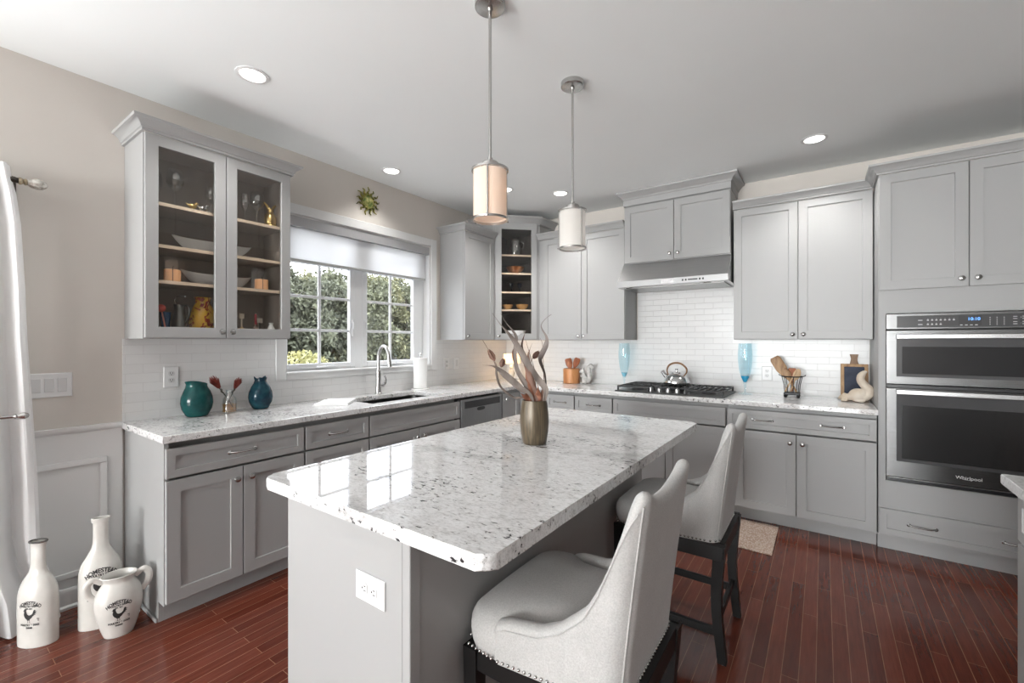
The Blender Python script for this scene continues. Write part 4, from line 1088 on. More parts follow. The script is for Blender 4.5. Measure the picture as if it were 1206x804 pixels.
# folded cloth
bm = bm_(); rnd = random.Random(3)
for k, (w_, h_, z) in enumerate(((.115, .135, 0), (.112, .131, .006), (.100, .128, .012))):
    g = {}; nx, ny = 12, 14
    for i in range(nx+1):
        for j in range(ny+1):
            x, y = w_*(-1+2*i/nx)+(.012 if k == 2 else 0), h_*(-1+2*j/ny)
            g[i, j] = bm.verts.new((x, y, z+.0065+.003*noise.noise(Vector((x*14, y*14, k*3.1)))))
    fs = [bm.faces.new((g[i, j], g[i+1, j], g[i+1, j+1], g[i, j+1])) for i in range(nx) for j in range(ny)]
    r = bmesh.ops.extrude_face_region(bm, geom=fs)
    for v in r['geom']:
        if isinstance(v, bmesh.types.BMVert): v.co.z = z+.0003
o = obj('dish_towel', bm, M_CURT if False else mat('white_cotton', (.80, .80, .80), .9), loc=(.30, -2.492, CT), rot=(0, 0, .75)); tag(o, 'folded white dish towel lying on the worktop left of the sink', 'towel')
# paper towel holder
t = thing('paper_towel_holder', 'white paper towel roll on an upright stand right of the faucet', 'paper towel', (.105, -1.50, CT))
bm = bm_(); lathe(bm, [(0, 0), (.082, 0), (.084, .004), (.080, .010), (.02, .013), (0, .013)], 32); obj('base', bm, M_PORC, t)
bm = bm_(); lathe(bm, [(.006, .012), (.006, .305), (.004, .31), (.011, .318), (.011, .33), (.004, .338), (0, .339)], 16); obj('rod', bm, M_NICKEL, t)
bm = bm_(); lathe(bm, [(.020, .014), (.061, .014), (.062, .016), (.062, .288), (.061, .290), (.020, .290), (.020, .014)], 36, cap0=False, cap1=False)
obj('paper_roll', bm, mat('paper_white', (.82, .82, .81), .95), t)
# lamp in the corner
t = thing('table_lamp', 'small lit table lamp with a cream shade in the corner of the worktop', 'lamp', (.30, -.31, CT))
bm = bm_(); lathe(bm, [(0, 0), (.05, 0), (.052, .008), (.03, .018), (.018, .03), (.034, .06), (.040, .085), (.030, .115), (.014, .13), (.024, .15), (.018, .17), (.008, .18), (.007, .205), (0, .205)], 24); obj('base', bm, noisy('cream_ceramic', (.62, .55, .44), (.72, .66, .56), 20, .25), t)
bm = bm_(); lathe(bm, [(.098, .198), (.090, .304), (.0885, .304), (.0965, .198), (.098, .198)], 32, cap0=False, cap1=False); obj('lamp_shade', bm, translucent('lit_cream_shade', (1, .86, .66), .5, emit=.25), t)
l = D.lights.new('lamp_bulb', 'POINT'); l.energy = 1.0; l.color = (1, .72, .45); l.shadow_soft_size = .03
o = D.objects.new('lamp_bulb', l); COL.objects.link(o); o.parent = t; o.location = (0, 0, .25)
# wooden utensil crock
M_CROCKW = noisy('orange_acacia_wood', (.36, .14, .05), (.56, .26, .10), 9, .45, stretch=(3, 3, .5))
M_UTW = noisy('reddish_wood', (.26, .07, .025), (.42, .14, .05), 12, .5, stretch=(3, 3, .4))
M_OAKW = noisy('brown_olive_wood', (.22, .11, .045), (.46, .28, .13), 14, .5, stretch=(2, 2, .6))
M_PALEW = noisy('pale_beech', (.50, .33, .18), (.62, .44, .27), 14, .55, stretch=(2, 2, .5))
CRK = (.972, -.155)
o = None
bm = bm_(); lathe(bm, [(0, 0), (.082, 0), (.088, .005), (.088, .150), (.086, .155), (.080, .155), (.078, .150), (.078, .01), (0, .01)], 32); o = obj('utensil_crock', bm, M_CROCKW, loc=(CRK[0], CRK[1], CT)); tag(o, 'round orange wooden utensil crock left of the grey squirrel figurine', 'crock')
def utensil(name, label, p0, p1, m, w, L_head, th=.007, kind='spatula', group=None):
    p0, p1 = Vector(p0), Vector(p1); d = p1-p0; Lh = d.length
    bm = bm_(); n = 18; rings = []
    q = d.to_track_quat('Z', 'Y'); cam_dir = (Vector((3.155, -4.33, 1.2))-p1); cam_dir -= d*(cam_dir.dot(d)/d.length_squared); cam_dir.normalize()
    side = d.normalized().cross(cam_dir)
    for i in range(n+1):
        s = i/n; z = s*Lh; h = (z-(Lh-L_head))/L_head
        if h < 0: a = .0055+.0008*math.sin(s*9); b = .0055
        else:
            hh = max(0.0, min(1, h))
            if kind == 'spoon': a = .006+(w-.006)*math.sin(PI*min(1, .08+.87*hh))**.8
            else: a = .006+(w-.006)*min(1, hh*2.2)**.8 * (1 if hh < .86 else 1-.35*((hh-.86)/.14)**2)
            b = .0055-(.0055-th/2)*min(1, hh*3)
        c = p0+d*s
        rings.append([bm.verts.new(c+side*(a*math.cos(2*PI*k/12))+cam_dir*(b*math.sin(2*PI*k/12))) for k in range(12)])
    for x, y in zip(rings, rings[1:]):
        for k in range(12): bm.faces.new((x[k], x[(k+1) % 12], y[(k+1) % 12], y[k]))
    bm.faces.new(rings[0]); bm.faces.new(rings[-1])
    o = obj(name, bm, m); return tag(o, label, 'utensil', group)
cx, cy = CRK
utensil('wooden_spatula', 'broad reddish wooden spatula standing at the left in the orange crock', (cx+.01, cy+.02, CT+.02), (cx-.038, cy-.01, CT+.262), M_UTW, .036, .12)
utensil('wooden_spoon', 'short reddish wooden spoon in the middle of the orange crock', (cx+.02, cy-.03, CT+.02), (cx-.012, cy-.03, CT+.232), M_UTW, .028, .08, kind='spoon')
utensil('wooden_spatula', 'reddish wooden spatula leaning right in the orange crock', (cx-.03, cy+.01, CT+.02), (cx+.075, cy-.0, CT+.268), M_UTW, .032, .12)

def fuse(name, build, m, voxel, loc, label, cat, smooth_it=6, parent=None):
    """one continuous sculpted surface: overlapping volumes fused by remeshing"""
    bm = bm_(); build(bm); me = D.meshes.new('tmp'); bmesh.ops.recalc_face_normals(bm, faces=bm.faces[:]); bm.to_mesh(me); bm.free()
    o = D.objects.new('tmp', me); COL.objects.link(o)
    r = o.modifiers.new('r', 'REMESH'); r.mode = 'VOXEL'; r.voxel_size = voxel
    s = o.modifiers.new('s', 'SMOOTH'); s.factor = .5; s.iterations = smooth_it
    dg = bpy.context.evaluated_depsgraph_get(); me2 = D.meshes.new_from_object(o.evaluated_get(dg)); D.objects.remove(o); D.meshes.remove(me)
    for p in me2.polygons: p.use_smooth = True
    me2.materials.clear(); me2.materials.append(m); me2.name = name
    o = D.objects.new(name, me2); COL.objects.link(o); o.location = loc
    if parent: o.parent = parent
    if label: tag(o, label, cat)
    return o
def blob(bm, c, r, rot=None):
    M = Matrix.Translation(c)
    if rot: M = M @ Matrix.Rotation(rot[0], 4, rot[1])
    M = M @ Matrix.Diagonal((*(r if isinstance(r, tuple) else (r, r, r)), 1))
    bmesh.ops.create_icosphere(bm, subdivisions=3, radius=1, matrix=M)
M_STONE = noisy('grey_washed_stone', (.42, .41, .39), (.60, .59, .57), 50, .8)
def b1(bm):
    blob(bm, (0, 0, .045), (.034, .036, .045)); blob(bm, (-.012, -.006, .085), (.025, .028, .04)); blob(bm, (-.028, -.008, .130), (.026, .022, .023))
    blob(bm, (-.050, -.010, .122), (.012, .012, .010))
    for s in (-1, 1): blob(bm, (-.018, -.008+s*.013, .156), (.006, .005, .012)); blob(bm, (-.03, s*.02-.004, .010), (.022, .011, .010)); tube(bm, [(-.02, s*.02, .09), (-.045, s*.014, .075), (-.05, s*.005, .09)], [.009, .008, .006], 8)
    tube(bm, smooth_path([(.025, 0, .015), (.052, 0, .05), (.048, 0, .11), (.040, 0, .160), (.060, 0, .190), (.085, 0, .182), (.086, 0, .160)], 5), [.012+.012*math.sin(PI*min(1, i/28)) for i in range(31)], 12)
fuse('squirrel_figurine', b1, M_STONE, .0035, (1.128, -.15, CT+.001), 'grey stone squirrel figurine right of the orange wooden crock', 'figurine')
M_CREAM = noisy('cream_carved_wood', (.46, .37, .27), (.58, .52, .45), 8, .5, stretch=(1, 1, .6))
def b2(bm):
    blob(bm, (.018, 0, .050), (.056, .036, .050)); blob(bm, (.045, 0, .055), (.036, .032, .045)); blob(bm, (-.03, 0, .034), (.040, .026, .026)); blob(bm, (-.068, -.002, .030), (.026, .022, .020)); blob(bm, (-.060, 0, .052), (.012, .016, .012)); blob(bm, (-.088, -.002, .022), (.012, .011, .010))
    for s in (-1, 1): blob(bm, (-.062, s*.022, .010), (.022, .010, .010)); blob(bm, (.03, s*.024, .012), (.032, .012, .012))
    pts = smooth_path([(.05, 0, .035), (.078, 0, .060), (.080, 0, .095), (.055, 0, .125), (.036, 0, .155), (.036, 0, .190), (.054, 0, .216), (.072, 0, .222)], 5)
    tube(bm, pts, [.032-.002*(i/10) if i < 10 else .030-.006*((i-10)/15) if i < 25 else .024-.018*((i-25)/10)**1.3 for i in range(len(pts))], 14)
fuse('animal_figurine', b2, M_CREAM, .0035, (3.345, -.262, CT+.001), 'cream carved animal figurine with a raised curling tail before the chalkboard', 'figurine')

# tall blue goblets
def goblet(label, loc, aqua):
    t = thing('goblet', label, 'goblet', loc, 0, 'tall blue glass goblets beside the cooktop')
    bm = bm_(); lathe(bm, [(0, 0), (.055, 0), (.056, .003), (.02, .007), (.007, .014), (.006, .055), (.012, .068), (.010, .078), (.016, .092), (.031, .135), (.046, .20), (.055, .28), (.056, .33), (.050, .425),
                           (.0485, .425), (.0545, .33), (.0535, .28), (.0445, .20), (.0295, .137), (.012, .10), (0, .096)], 32, cap0=False, cap1=False)
    obj('bowl', bm, M_BLUEGL, t)
    bm = bm_(); lathe(bm, [(0, .097), (.011, .101), (.029, .138), (.033, .152) if aqua else (.029, .139), (0, .153 if aqua else .140)], 24); obj('coloured_base', bm, M_AQUA if aqua else mat('light_aqua', (.35, .66, .78), .1), t)
    return t
goblet('tall blue glass goblet left of the cooktop', (1.572, -.20, CT), False)
goblet('tall blue glass goblet right of the cooktop, with a deep aqua bowl base', (2.618, -.165, CT), True)

# wire basket of wooden utensils
BK = Vector((2.955, -.20, CT))
t = thing('wire_basket', 'black wire utensil basket of wooden spoons right of the aqua goblet', 'basket', BK)
bm = bm_()
def ringpts(r, z, n=28): return [(r*math.cos(2*PI*k/n), r*math.sin(2*PI*k/n), z) for k in range(n)]
M_WIRE = mat('black_wire', (.02, .02, .022), .4, .6)
tube(bm, ringpts(.070, .165), .0042, 8, closed=True); o = obj('rim', bm, M_WIRE, t)
bm = bm_(); box(bm, -.054, .054, -.054, .054, .022, .040, .004, 2)
obj('base', bm, M_WIRE, t)
for k in range(8):
    a = 2*PI*k/8+.2; bm = bm_(); tube(bm, [(.05*math.cos(a), .05*math.sin(a), .035), (.055*math.cos(a), .055*math.sin(a), .10), (.070*math.cos(a), .070*math.sin(a), .165)], .0028, 6); obj('wire_upright', bm, M_WIRE, t)
for k in range(4):
    a = PI/4+k*R90; bm = bm_(); lathe(bm, [(0, 0), (.008, .002), (.013, .012), (.008, .022), (0, .024)], 12, Matrix.Translation((.06*math.cos(a), .06*math.sin(a), 0))); obj('foot', bm, M_WIRE, t)
for s in (-1, 1):
    bm = bm_(); tube(bm, smooth_path([(s*.068, 0, .165), (s*.085, 0, .172), (s*.09, 0, .18)], 4), .003, 6); obj('handle', bm, M_WIRE, t)
b = BK
utensil('wooden_spatula', 'large olive wood spatula tilted far left out of the wire basket', b+Vector((.03, .0, .045)), b+Vector((-.125, .02, .315)), M_OAKW, .040, .20)
utensil('wooden_spoon', 'brown wooden spoon leaning left in the wire basket, below the large spatula', b+Vector((.03, -.02, .045)), b+Vector((-.055, -.01, .225)), M_OAKW, .030, .09, kind='spoon')
utensil('wooden_fork', 'dark wooden fork upright in the middle of the wire basket', b+Vector((.0, .03, .045)), b+Vector((.0, .02, .23)), M_UTW, .030, .09)
utensil('wooden_stick', 'pale wooden stick crossing diagonally in the wire basket', b+Vector((-.045, -.02, .045)), b+Vector((.03, -.045, .215)), M_PALEW, .009, .05)
utensil('wooden_spoon', 'pale wooden spoon leaning right in the wire basket', b+Vector((-.01, .0, .045)), b+Vector((.045, .0, .225)), M_PALEW, .026, .09, kind='spoon')

# chalkboard cutting board leaning on the wall
t = thing('chalkboard', 'wooden paddle shaped chalkboard leaning on the tile beside the oven tower', 'chalkboard', (3.352, -.075, CT)); t.rotation_euler = (-.14, 0, 0)
bw = .084; fz = .270
def bxf(bm, x0, x1, z0, z1, y0, y1, bv=.002): box(bm, x0, x1, y0, y1, z0, z1, bv)
bm = bm_(); fw = .022
for a in ((-bw, -bw+fw, 0, fz), (bw-fw, bw, 0, fz), (-bw+fw, bw-fw, 0, fw), (-bw+fw, bw-fw, fz-fw, fz)): bxf(bm, a[0], a[1], a[2], a[3], -.016, 0)
obj('frame', bm, M_OAKW, t)
bm = bm_(); bxf(bm, -bw+fw, bw-fw, fw, fz-fw, -.011, -.003, 0); obj('slate', bm, noisy('dark_blue_slate', (.022, .030, .055), (.045, .055, .085), 14, .7), t)
bm = bm_(); M = Matrix(((1, 0, 0, 0), (0, 0, -1, 0), (0, 1, 0, 0), (0, 0, 0, 1)))
prism(bm, [(-.028, .27), (.028, .27), (.020, .292), (.019, .312), (.027, .345), (-.027, .345), (-.019, .312), (-.022, .292)], 0.001, .015, .002, 1, M=M); obj('handle', bm, M_UTW if False else noisy('grey_brown_board', (.17, .10, .06), (.30, .19, .12), 14, .6, stretch=(2, 2, .5)), t)

# ------------------------------------------------------------------ bronze vase with dried stems on the island
VX, VY = 2.128, -2.713
prof = [(0, 0), (.047, 0), (.052, .004), (.060, .05), (.0635, .095), (.062, .13), (.056, .175), (.0535, .188), (.050, .188), (.0525, .172), (.058, .13), (.056, .05), (.045, .01), (0, .008)]
bm = bm_(); lathe(bm, prof, 40, cap0=False, cap1=False)
o = obj('vase', bm, noisy('streaked_bronze', (.070, .052, .032), (.150, .116, .074), 12, .36, .15, stretch=(8, 8, .25)), loc=(VX, VY, CT)); tag(o, 'bronze brown barrel vase holding dried stems on the island', 'vase')
CR = Vector((.816, .578, 0)); CW = Vector((-.578, .816, 0))     # the spray of stems spreads along CR
def stem_pts(sz, dep):
    """stem curve measured in the vase's own frame (sideways, up, in metres), spread by dep in depth"""
    n = len(sz)
    return [Vector((VX, VY, CT))+CR*a+CW*(dep*(i/(n-1))**1.3)+Vector((0, 0, h)) for i, (a, h) in enumerate(sz)]
M_LGREY = noisy('grey_brown_leaf', (.085, .066, .056), (.24, .20, .175), 16, .7, stretch=(1, 1, .4))
M_LBRN = noisy('brown_leaf', (.10, .05, .035), (.20, .11, .08), 14, .65, stretch=(1, 1, .4))
M_LORG = noisy('rust_orange_leaf', (.19, .07, .038), (.28, .115, .066), 14, .65)
def leaf(name, label, px, dep, wmax, m, tw=1.0, prof=None, group=None, pods=None):
    pts = stem_pts(px, dep)
    base = Vector((VX, VY, CT+.02))+(pts[0]-Vector((VX, VY, pts[0].z)))*.35
    pts = smooth_path([base]+pts, 7); n = len(pts); bm = bm_(); rings = []; prev = None
    for i, p in enumerate(pts):
        s = i/(n-1); t_ = (pts[min(i+1, n-1)]-pts[max(i-1, 0)]).normalized()
        w_ = 1.4*wmax*(prof(s) if prof else (.35+.65*math.sin(PI*min(1, s*1.15))**.8)*(1 if s < .55 else max(.06, 1-((s-.55)/.45)**1.2)))
        f = -CW-t_*(-CW).dot(t_); f.normalize(); sd = t_.cross(f); a = tw*math.sin(s*5.0+px[0][0]*900)
        sd, f = sd*math.cos(a)+f*math.sin(a), f*math.cos(a)-sd*math.sin(a)
        th = .0012
        rings.append([bm.verts.new(p+sd*w_*.5), bm.verts.new(p+f*(th+w_*.12)), bm.verts.new(p-sd*w_*.5), bm.verts.new(p+f*(w_*.12-th))])
    for x, y in zip(rings, rings[1:]):
        for k in range(4): bm.faces.new((x[k], x[(k+1) % 4], y[(k+1) % 4], y[k]))
    bm.faces.new(rings[0]); bm.faces.new(rings[-1])
    if pods:
        t = thing(name, label, 'dried stem', (0, 0, 0), 0, group); t.location = base
        off = -base
        bmesh.ops.translate(bm, verts=bm.verts[:], vec=off)
        obj('stalk', bm, m, t, smooth=60)
        for (cx_, cy_, L_, ang) in pods:
            c = stem_pts([(cx_, cy_)]*2, 0)[0]
            k = min(range(n), key=lambda i: (pts[i]-c).length); depth = (pts[k]-c).dot(CW); c = c+CW*depth+off
            dr = (CR*math.cos(ang)+Vector((0, 0, math.sin(ang)))); bm2 = bm_(); Q = dr.to_track_quat('Z', 'Y').to_matrix().to_4x4(); Q.translation = c-dr*L_*.5
            lathe(bm2, [(.002, -.004), (.006, .004), (.0105, L_*.3), (.0105, L_*.55), (.006, L_*.85), (.002, L_), (0, L_*1.02)], 10, Q)
            for q in range(6):
                a = 2*PI*q/6; P_ = [Q @ Vector((r_*math.cos(a), r_*math.sin(a), z_)) for r_, z_ in ((.005, 0), (.0115, L_*.35), (.010, L_*.7), (.004, L_*1.08))]
                tube(bm2, P_, [.002, .0035, .003, .0006], 5)
            obj('seed_pod', bm2, M_LBRN, t)
        return t
    o = obj(name, bm, m, smooth=60); return tag(o, label, 'dried stem', group)
GR = 'dried stems in the bronze vase'
thin = lambda s: .5*(1-s*.7)
leaf('dried_leaf_stem', 'broad grey-brown dried leaf sweeping up left from the vase to the highest left tip', [(0.0417, 0.189), (0.0461, 0.2387), (0.003, 0.294), (-0.0357, 0.3548), (-0.0689, 0.4156), (-0.1076, 0.4709), (-0.1463, 0.5151), (-0.1822, 0.5649)], -.03, .024, M_LGREY, .5, group=GR)
leaf('dried_leaf_stem', 'grey dried leaf curving up left in the vase, second of the two tall left tips', [(-0.0081, 0.189), (-0.0385, 0.2553), (-0.0716, 0.3106), (-0.0821, 0.3548), (-0.0838, 0.4156), (-0.0788, 0.4599), (-0.0965, 0.493), (-0.1242, 0.5262), (-0.149, 0.5677)], .03, .018, M_LGREY, .9, group=GR)
leaf('dried_leaf_stem', 'brown dried leaf rising upright in the middle of the bronze vase', [(0.0085, 0.189), (-0.0191, 0.2829), (-0.0412, 0.3603), (-0.0545, 0.4212), (-0.0457, 0.4654), (-0.0291, 0.503)], .0, .016, M_LBRN, .9, group=GR)
leaf('dried_leaf_stem', 'wavy dark grey dried leaf with a curled tip, rightmost in the bronze vase', [(0.0461, 0.189), (0.0472, 0.2885), (0.0262, 0.3548), (0.0306, 0.3825), (0.05, 0.4267), (0.0528, 0.4599), (0.029, 0.5069), (0.0445, 0.5373), (0.0721, 0.5594)], -.02, .017, M_LBRN if False else noisy('dark_grey_leaf', (.09, .07, .063), (.20, .165, .15), 12, .6), 1.1, group=GR)
leaf('dried_leaf_stem', 'pale flat dried leaf reaching far left out of the bronze vase', [(-0.0136, 0.189), (-0.0661, 0.2442), (-0.1352, 0.3051), (-0.1739, 0.3355), (-0.2237, 0.3427)], -.05, .022, M_LGREY, .5, group=GR)
leaf('dried_pod_stem', 'arching dried stem with two brown seed pods at the far left of the vase', [(-0.0246, 0.1807), (-0.091, 0.2), (-0.1463, 0.2442), (-0.1651, 0.2995), (-0.1656, 0.3327), (-0.1794, 0.3659), (-0.1988, 0.4046), (-0.2237, 0.4477)], -.02, .009, M_LGREY, .8, group=GR, pods=[(-0.1861, 0.3836, .05, 2.1), (-0.1391, 0.3504, .035, 1.25)])
leaf('dried_pod_stem', 'thin dried stem with one dark seed pod leaning right in the bronze vase', [(0.0141, 0.189), (-0.0014, 0.2885), (-0.0147, 0.3493), (0.003, 0.3769), (0.0224, 0.3979)], .05, .006, M_LBRN, .4, thin, GR, pods=[(0.0096, 0.3836, .038, .85)])
leaf('dried_grass_blade', 'thin brown dried blade just right of the upright brown leaf', [(0.0113, 0.189), (-0.0163, 0.3106), (-0.0269, 0.3769), (-0.0219, 0.4046), (-0.0119, 0.4333)], -.03, .009, M_LBRN, .6, group=GR)
leaf('dried_grass_blade', 'thin grey dried blade behind the upright brown leaf in the vase', [(0.0196, 0.189), (0.003, 0.3106), (-0.0191, 0.388), (-0.0379, 0.4532)], .06, .006, M_LGREY, .4, thin, GR)
leaf('dried_grass_blade', 'thin dark dried blade crossing behind the wavy rightmost leaf', [(0.0362, 0.189), (0.0417, 0.2885), (0.0389, 0.3769), (0.0373, 0.4322), (0.0273, 0.4599)], .05, .006, M_LBRN, .4, thin, GR)
for k, (px, dp, lab) in enumerate((([(0.0141, 0.1862), (0.0152, 0.2221), (0.0118, 0.2664)], -.035, 'short rust orange dried leaf at the front of the vase mouth'),
                                   ([(-0.0108, 0.1862), (-0.0191, 0.2387), (-0.0329, 0.2885), (-0.0423, 0.3338)], .01, 'rust brown dried leaf of middle height in the vase'),
                                   ([(-0.0246, 0.1834), (-0.044, 0.2055), (-0.0644, 0.2243)], -.035, 'short rust brown dried leaf leaning left over the vase rim'),
                                   ([(0.0306, 0.1862), (0.0317, 0.2111), (0.0362, 0.2498)], .0, 'short dark brown dried leaf at the right of the vase mouth'))):
    leaf('dried_short_leaf', lab, px, dp, .020, M_LORG if k < 3 else M_LBRN, .4, group=GR)
leaf('dried_leaf_stem', 'dark narrow dried leaf hanging beside the lamp shade, left of the upright brown leaf', [(-0.0053, 0.189), (-0.0357, 0.2442), (-0.0716, 0.2995), (-0.0844, 0.3548), (-0.0882, 0.3935), (-0.0799, 0.4267)], .045, .015, M_LBRN, .5, lambda s: .25+.75*max(0, math.sin(PI*(s-.55)/.45)) if s > .55 else .25, GR)

# ------------------------------------------------------------------ contents of the glass fronted cabinet
SH = {1: 1.3915, 2: GSH[0]+.0005, 3: GSH[1]+.0005, 4: GSH[2]+.0005}
GI = 'things in the glass front cabinet'
def wineglass(label, x, y, z, s=1.0, bw=1.0):
    t = thing('wine_glass', label, 'wine glass', (x, y, z), 0, 'wine glasses in the glass front cabinet')
    bm = bm_(); lathe(bm, [(0, 0), (.034*s, 0), (.034*s, .002*s), (.008*s, .006*s), (.0038*s, .015*s), (.0035*s, .095*s), (.008*s, .105*s), (.030*s*bw, .125*s), (.042*s*bw, .155*s), (.040*s*bw, .19*s), (.032*s*bw, .225*s),
                           (.0308*s*bw, .225*s), (.0388*s*bw, .19*s), (.0408*s*bw, .155*s), (.029*s*bw, .127*s), (.007*s, .108*s), (0, .107*s)], 24, cap0=False, cap1=False)
    obj('glass', bm, M_CLEAR, t)
    return t
wineglass('balloon wine glass at the left of the top shelf of the glass cabinet', .17, -3.41, SH[4], 1.0)
wineglass('narrow wine glass at the far left of the top shelf of the glass cabinet', .10, -3.475, SH[4], .92, .75)
wineglass('wine glass right of the small silver bird on the top cabinet shelf', .15, -3.222, SH[4], .85)
wineglass('small narrow wine glass behind the right cabinet door, left of the balloon glass', .15, -3.035, SH[4], .88, .65)
wineglass('balloon wine glass left of the golden horned figurine on the top shelf', .17, -2.972, SH[4], .98)
M_GOLD = mat('gold_metal', (.80, .58, .24), .28, 1.0)
def bird(label, y, m, s):
    def f(bm):
        blob(bm, (0, 0, .012), (.022*s, .022*s, .012)); tube(bm, [(0, 0, .01), (0, 0, .045*s)], .006*s, 8); blob(bm, (0, 0, .062*s), (.016*s, .03*s, .02*s)); blob(bm, (0, .026*s, .085*s), .012*s)
        tube(bm, [(0, -.02*s, .06*s), (0, -.045*s, .078*s)], [.010*s, .003], 8); tube(bm, [(0, .034*s, .086*s), (0, .05*s, .084*s)], [.005*s, .0015], 8)
    return fuse('bird_ornament', f, m, .003, (.16, y, SH[4]), label, 'ornament', 3)
bird('small gold bird ornament on the top shelf of the glass cabinet', -3.322, M_GOLD, .75)
bird('small silver bird ornament on the top shelf of the glass cabinet', -3.268, M_CHROME, .75)
def horned(bm):
    blob(bm, (0, 0, .058), (.037, .037, .060)); blob(bm, (0, 0, .020), (.041, .041, .020)); blob(bm, (0, 0, .118), (.020, .020, .026))
    for s in (-1, 1): tube(bm, [(0, s*.008, .125), (0, s*.020, .150), (0, s*.040, .170)], [.010, .009, .004], 8)
fuse('gold_figurine', horned, M_GOLD, .003, (.17, -2.886, SH[4]), 'golden figurine with two upright horns at the right of the top shelf', 'figurine', 4)
def boat(label, y0, y1, z):
    yc, hl = (y0+y1)/2, (y1-y0)/2; bm = bm_(); g = []
    nu, nv = 40, 10
    for j in range(nv+1):
        s = j/nv; row = []
        for i in range(nu):
            a = 2*PI*i/nu; ca, sa = math.cos(a), math.sin(a)
            L_ = hl*(.45+.55*s**.8); W_ = .085*(.45+.55*s**.7); tip = abs(ca)**4
            row.append(bm.verts.new((W_*sa*(1-.35*tip), L_*ca, .006+.062*s**1.6+.022*tip*s*s)))
        g.append(row)
    for a, b in zip(g, g[1:]):
        for i in range(nu): bm.faces.new((a[i], a[(i+1) % nu], b[(i+1) % nu], b[i]))
    bm.faces.new(g[0]); bmesh.ops.solidify(bm, geom=bm.faces[:], thickness=.005)
    zmin = min(v.co.z for v in bm.verts)
    o = obj('serving_bowl', bm, M_PORC, loc=(.165, yc, z-zmin)); return tag(o, label, 'bowl', 'white boat bowls in the glass front cabinet')
boat('long white boat shaped bowl on the second shelf from the top', -3.425, -3.0, SH[3])
boat('long white boat shaped bowl between the two amber candles, one shelf lower', -3.385, -3.0, SH[2])
M_AMBER = emis('glowing_amber_wax', (.80, .42, .20), .02)  # faint glow put into the wax itself
def candle(label, y, x=.245):
    t = thing('pillar_candle', label, 'candle', (x, y, SH[2]), 0, 'amber candles in the glass front cabinet')
    bm = bm_(); lathe(bm, [(0, 0), (.036, 0), (.038, .003), (.038, .061), (.035, .064), (.006, .060), (0, .060)], 28); obj('wax', bm, M_AMBER, t)
    bm = bm_(); tube(bm, smooth_path([(0, 0, .058), (.003, 0, .072), (0, .004, .085)], 4), .0018, 6); obj('wick', bm, M_INK, t)
    bm = bm_(); tube(bm, [(.0385, -.010, .0), (.0395, -.010, .03), (.0375, -.010, .064)], .0022, 6); obj('cord', bm, M_LBRN, t)
candle('amber pillar candle at the left of the lower shelf in the glass cabinet', -3.445); candle('amber pillar candle at the right of the lower shelf in the glass cabinet', -2.977)
# bottom row
t = thing('toy_mallet', 'red ball headed stirring stick at the lower left of the glass cabinet', 'stick', (.20, -3.475, SH[1]))
bm = bm_(); tube(bm, [(.0, .018, 0), (0, -.005, .135)], .004, 8); obj('stick', bm, mat('pale_red', (.6, .25, .22), .5), t)
bm = bm_(); blob(bm, (0, -.007, .148), .021); obj('ball', bm, mat('coral_red', (.62, .10, .08), .4), t)
bm = bm_(); lathe(bm, [(0, 0), (.022, 0), (.024, .004), (.019, .06), (.027, .13), (.026, .13), (.018, .06), (.02, .008), (0, .006)], 24, cap0=False, cap1=False); o = obj('blue_tumbler', bm, mat('cobalt_blue', (.02, .07, .17), .1), loc=(.14, -3.445, SH[1])); tag(o, 'small blue tumbler beside the red stick in the glass cabinet', 'tumbler')
t = thing('pewter_pitcher', 'grey pewter pitcher with a spout left of the yellow vase', 'pitcher', (.16, -3.385, SH[1]), .5)
bm = bm_(); lathe(bm, [(0, 0), (.03, 0), (.034, .006), (.038, .05), (.032, .10), (.024, .14), (.028, .175), (.026, .175), (.022, .14), (0, .13)], 24); obj('body', bm, mat('pewter', (.22, .23, .22), .35, .9), t)
bm = bm_(); tube(bm, smooth_path([(.024, 0, .165), (.05, 0, .17), (.062, 0, .13), (.036, 0, .06)], 5), .0055, 8); obj('handle', bm, mat('pewter', (.22, .23, .22), .35, .9), t)
bm = bm_(); tube(bm, smooth_path([(-.015, 0, .17), (-.03, 0, .20), (-.012, 0, .225), (.035, 0, .222)], 5), .0045, 8); obj('lever', bm, M_CHROME, t)
def m_yel():
    m = mat('yellow_red_floral', (.6, .4, .05), .25); t = m.node_tree; b = bsdf(m); L = t.links.new
    tc = N(t, 'ShaderNodeTexCoord'); n = N(t, 'ShaderNodeTexNoise', ins={'Scale': 16.0, 'Detail': 1.5, 'Distortion': 2.2}); L(tc.outputs['Object'], n.inputs['Vector'])
    r = ramp(t, [(0, (.62, .36, .04)), (.50, (.62, .36, .04)), (.53, (.26, .03, .015)), (.60, (.30, .05, .02)), (.62, (.56, .30, .04)), (.7, (.12, .04, .015))], 'LINEAR'); L(n.outputs['Fac'], r.inputs[0]); L(r.outputs[0], b.inputs['Base Color'])
    return m
bm = bm_(); lathe(bm, [(0, 0), (.05, 0), (.055, .006), (.068, .07), (.064, .12), (.046, .17), (.036, .19), (.038, .215), (.044, .225), (.040, .225), (.034, .21), (0, .20)], 32); o = obj('painted_vase', bm, m_yel(), loc=(.165, -3.272, SH[1])); tag(o, 'yellow vase painted with red flowers at the bottom of the glass cabinet', 'vase')
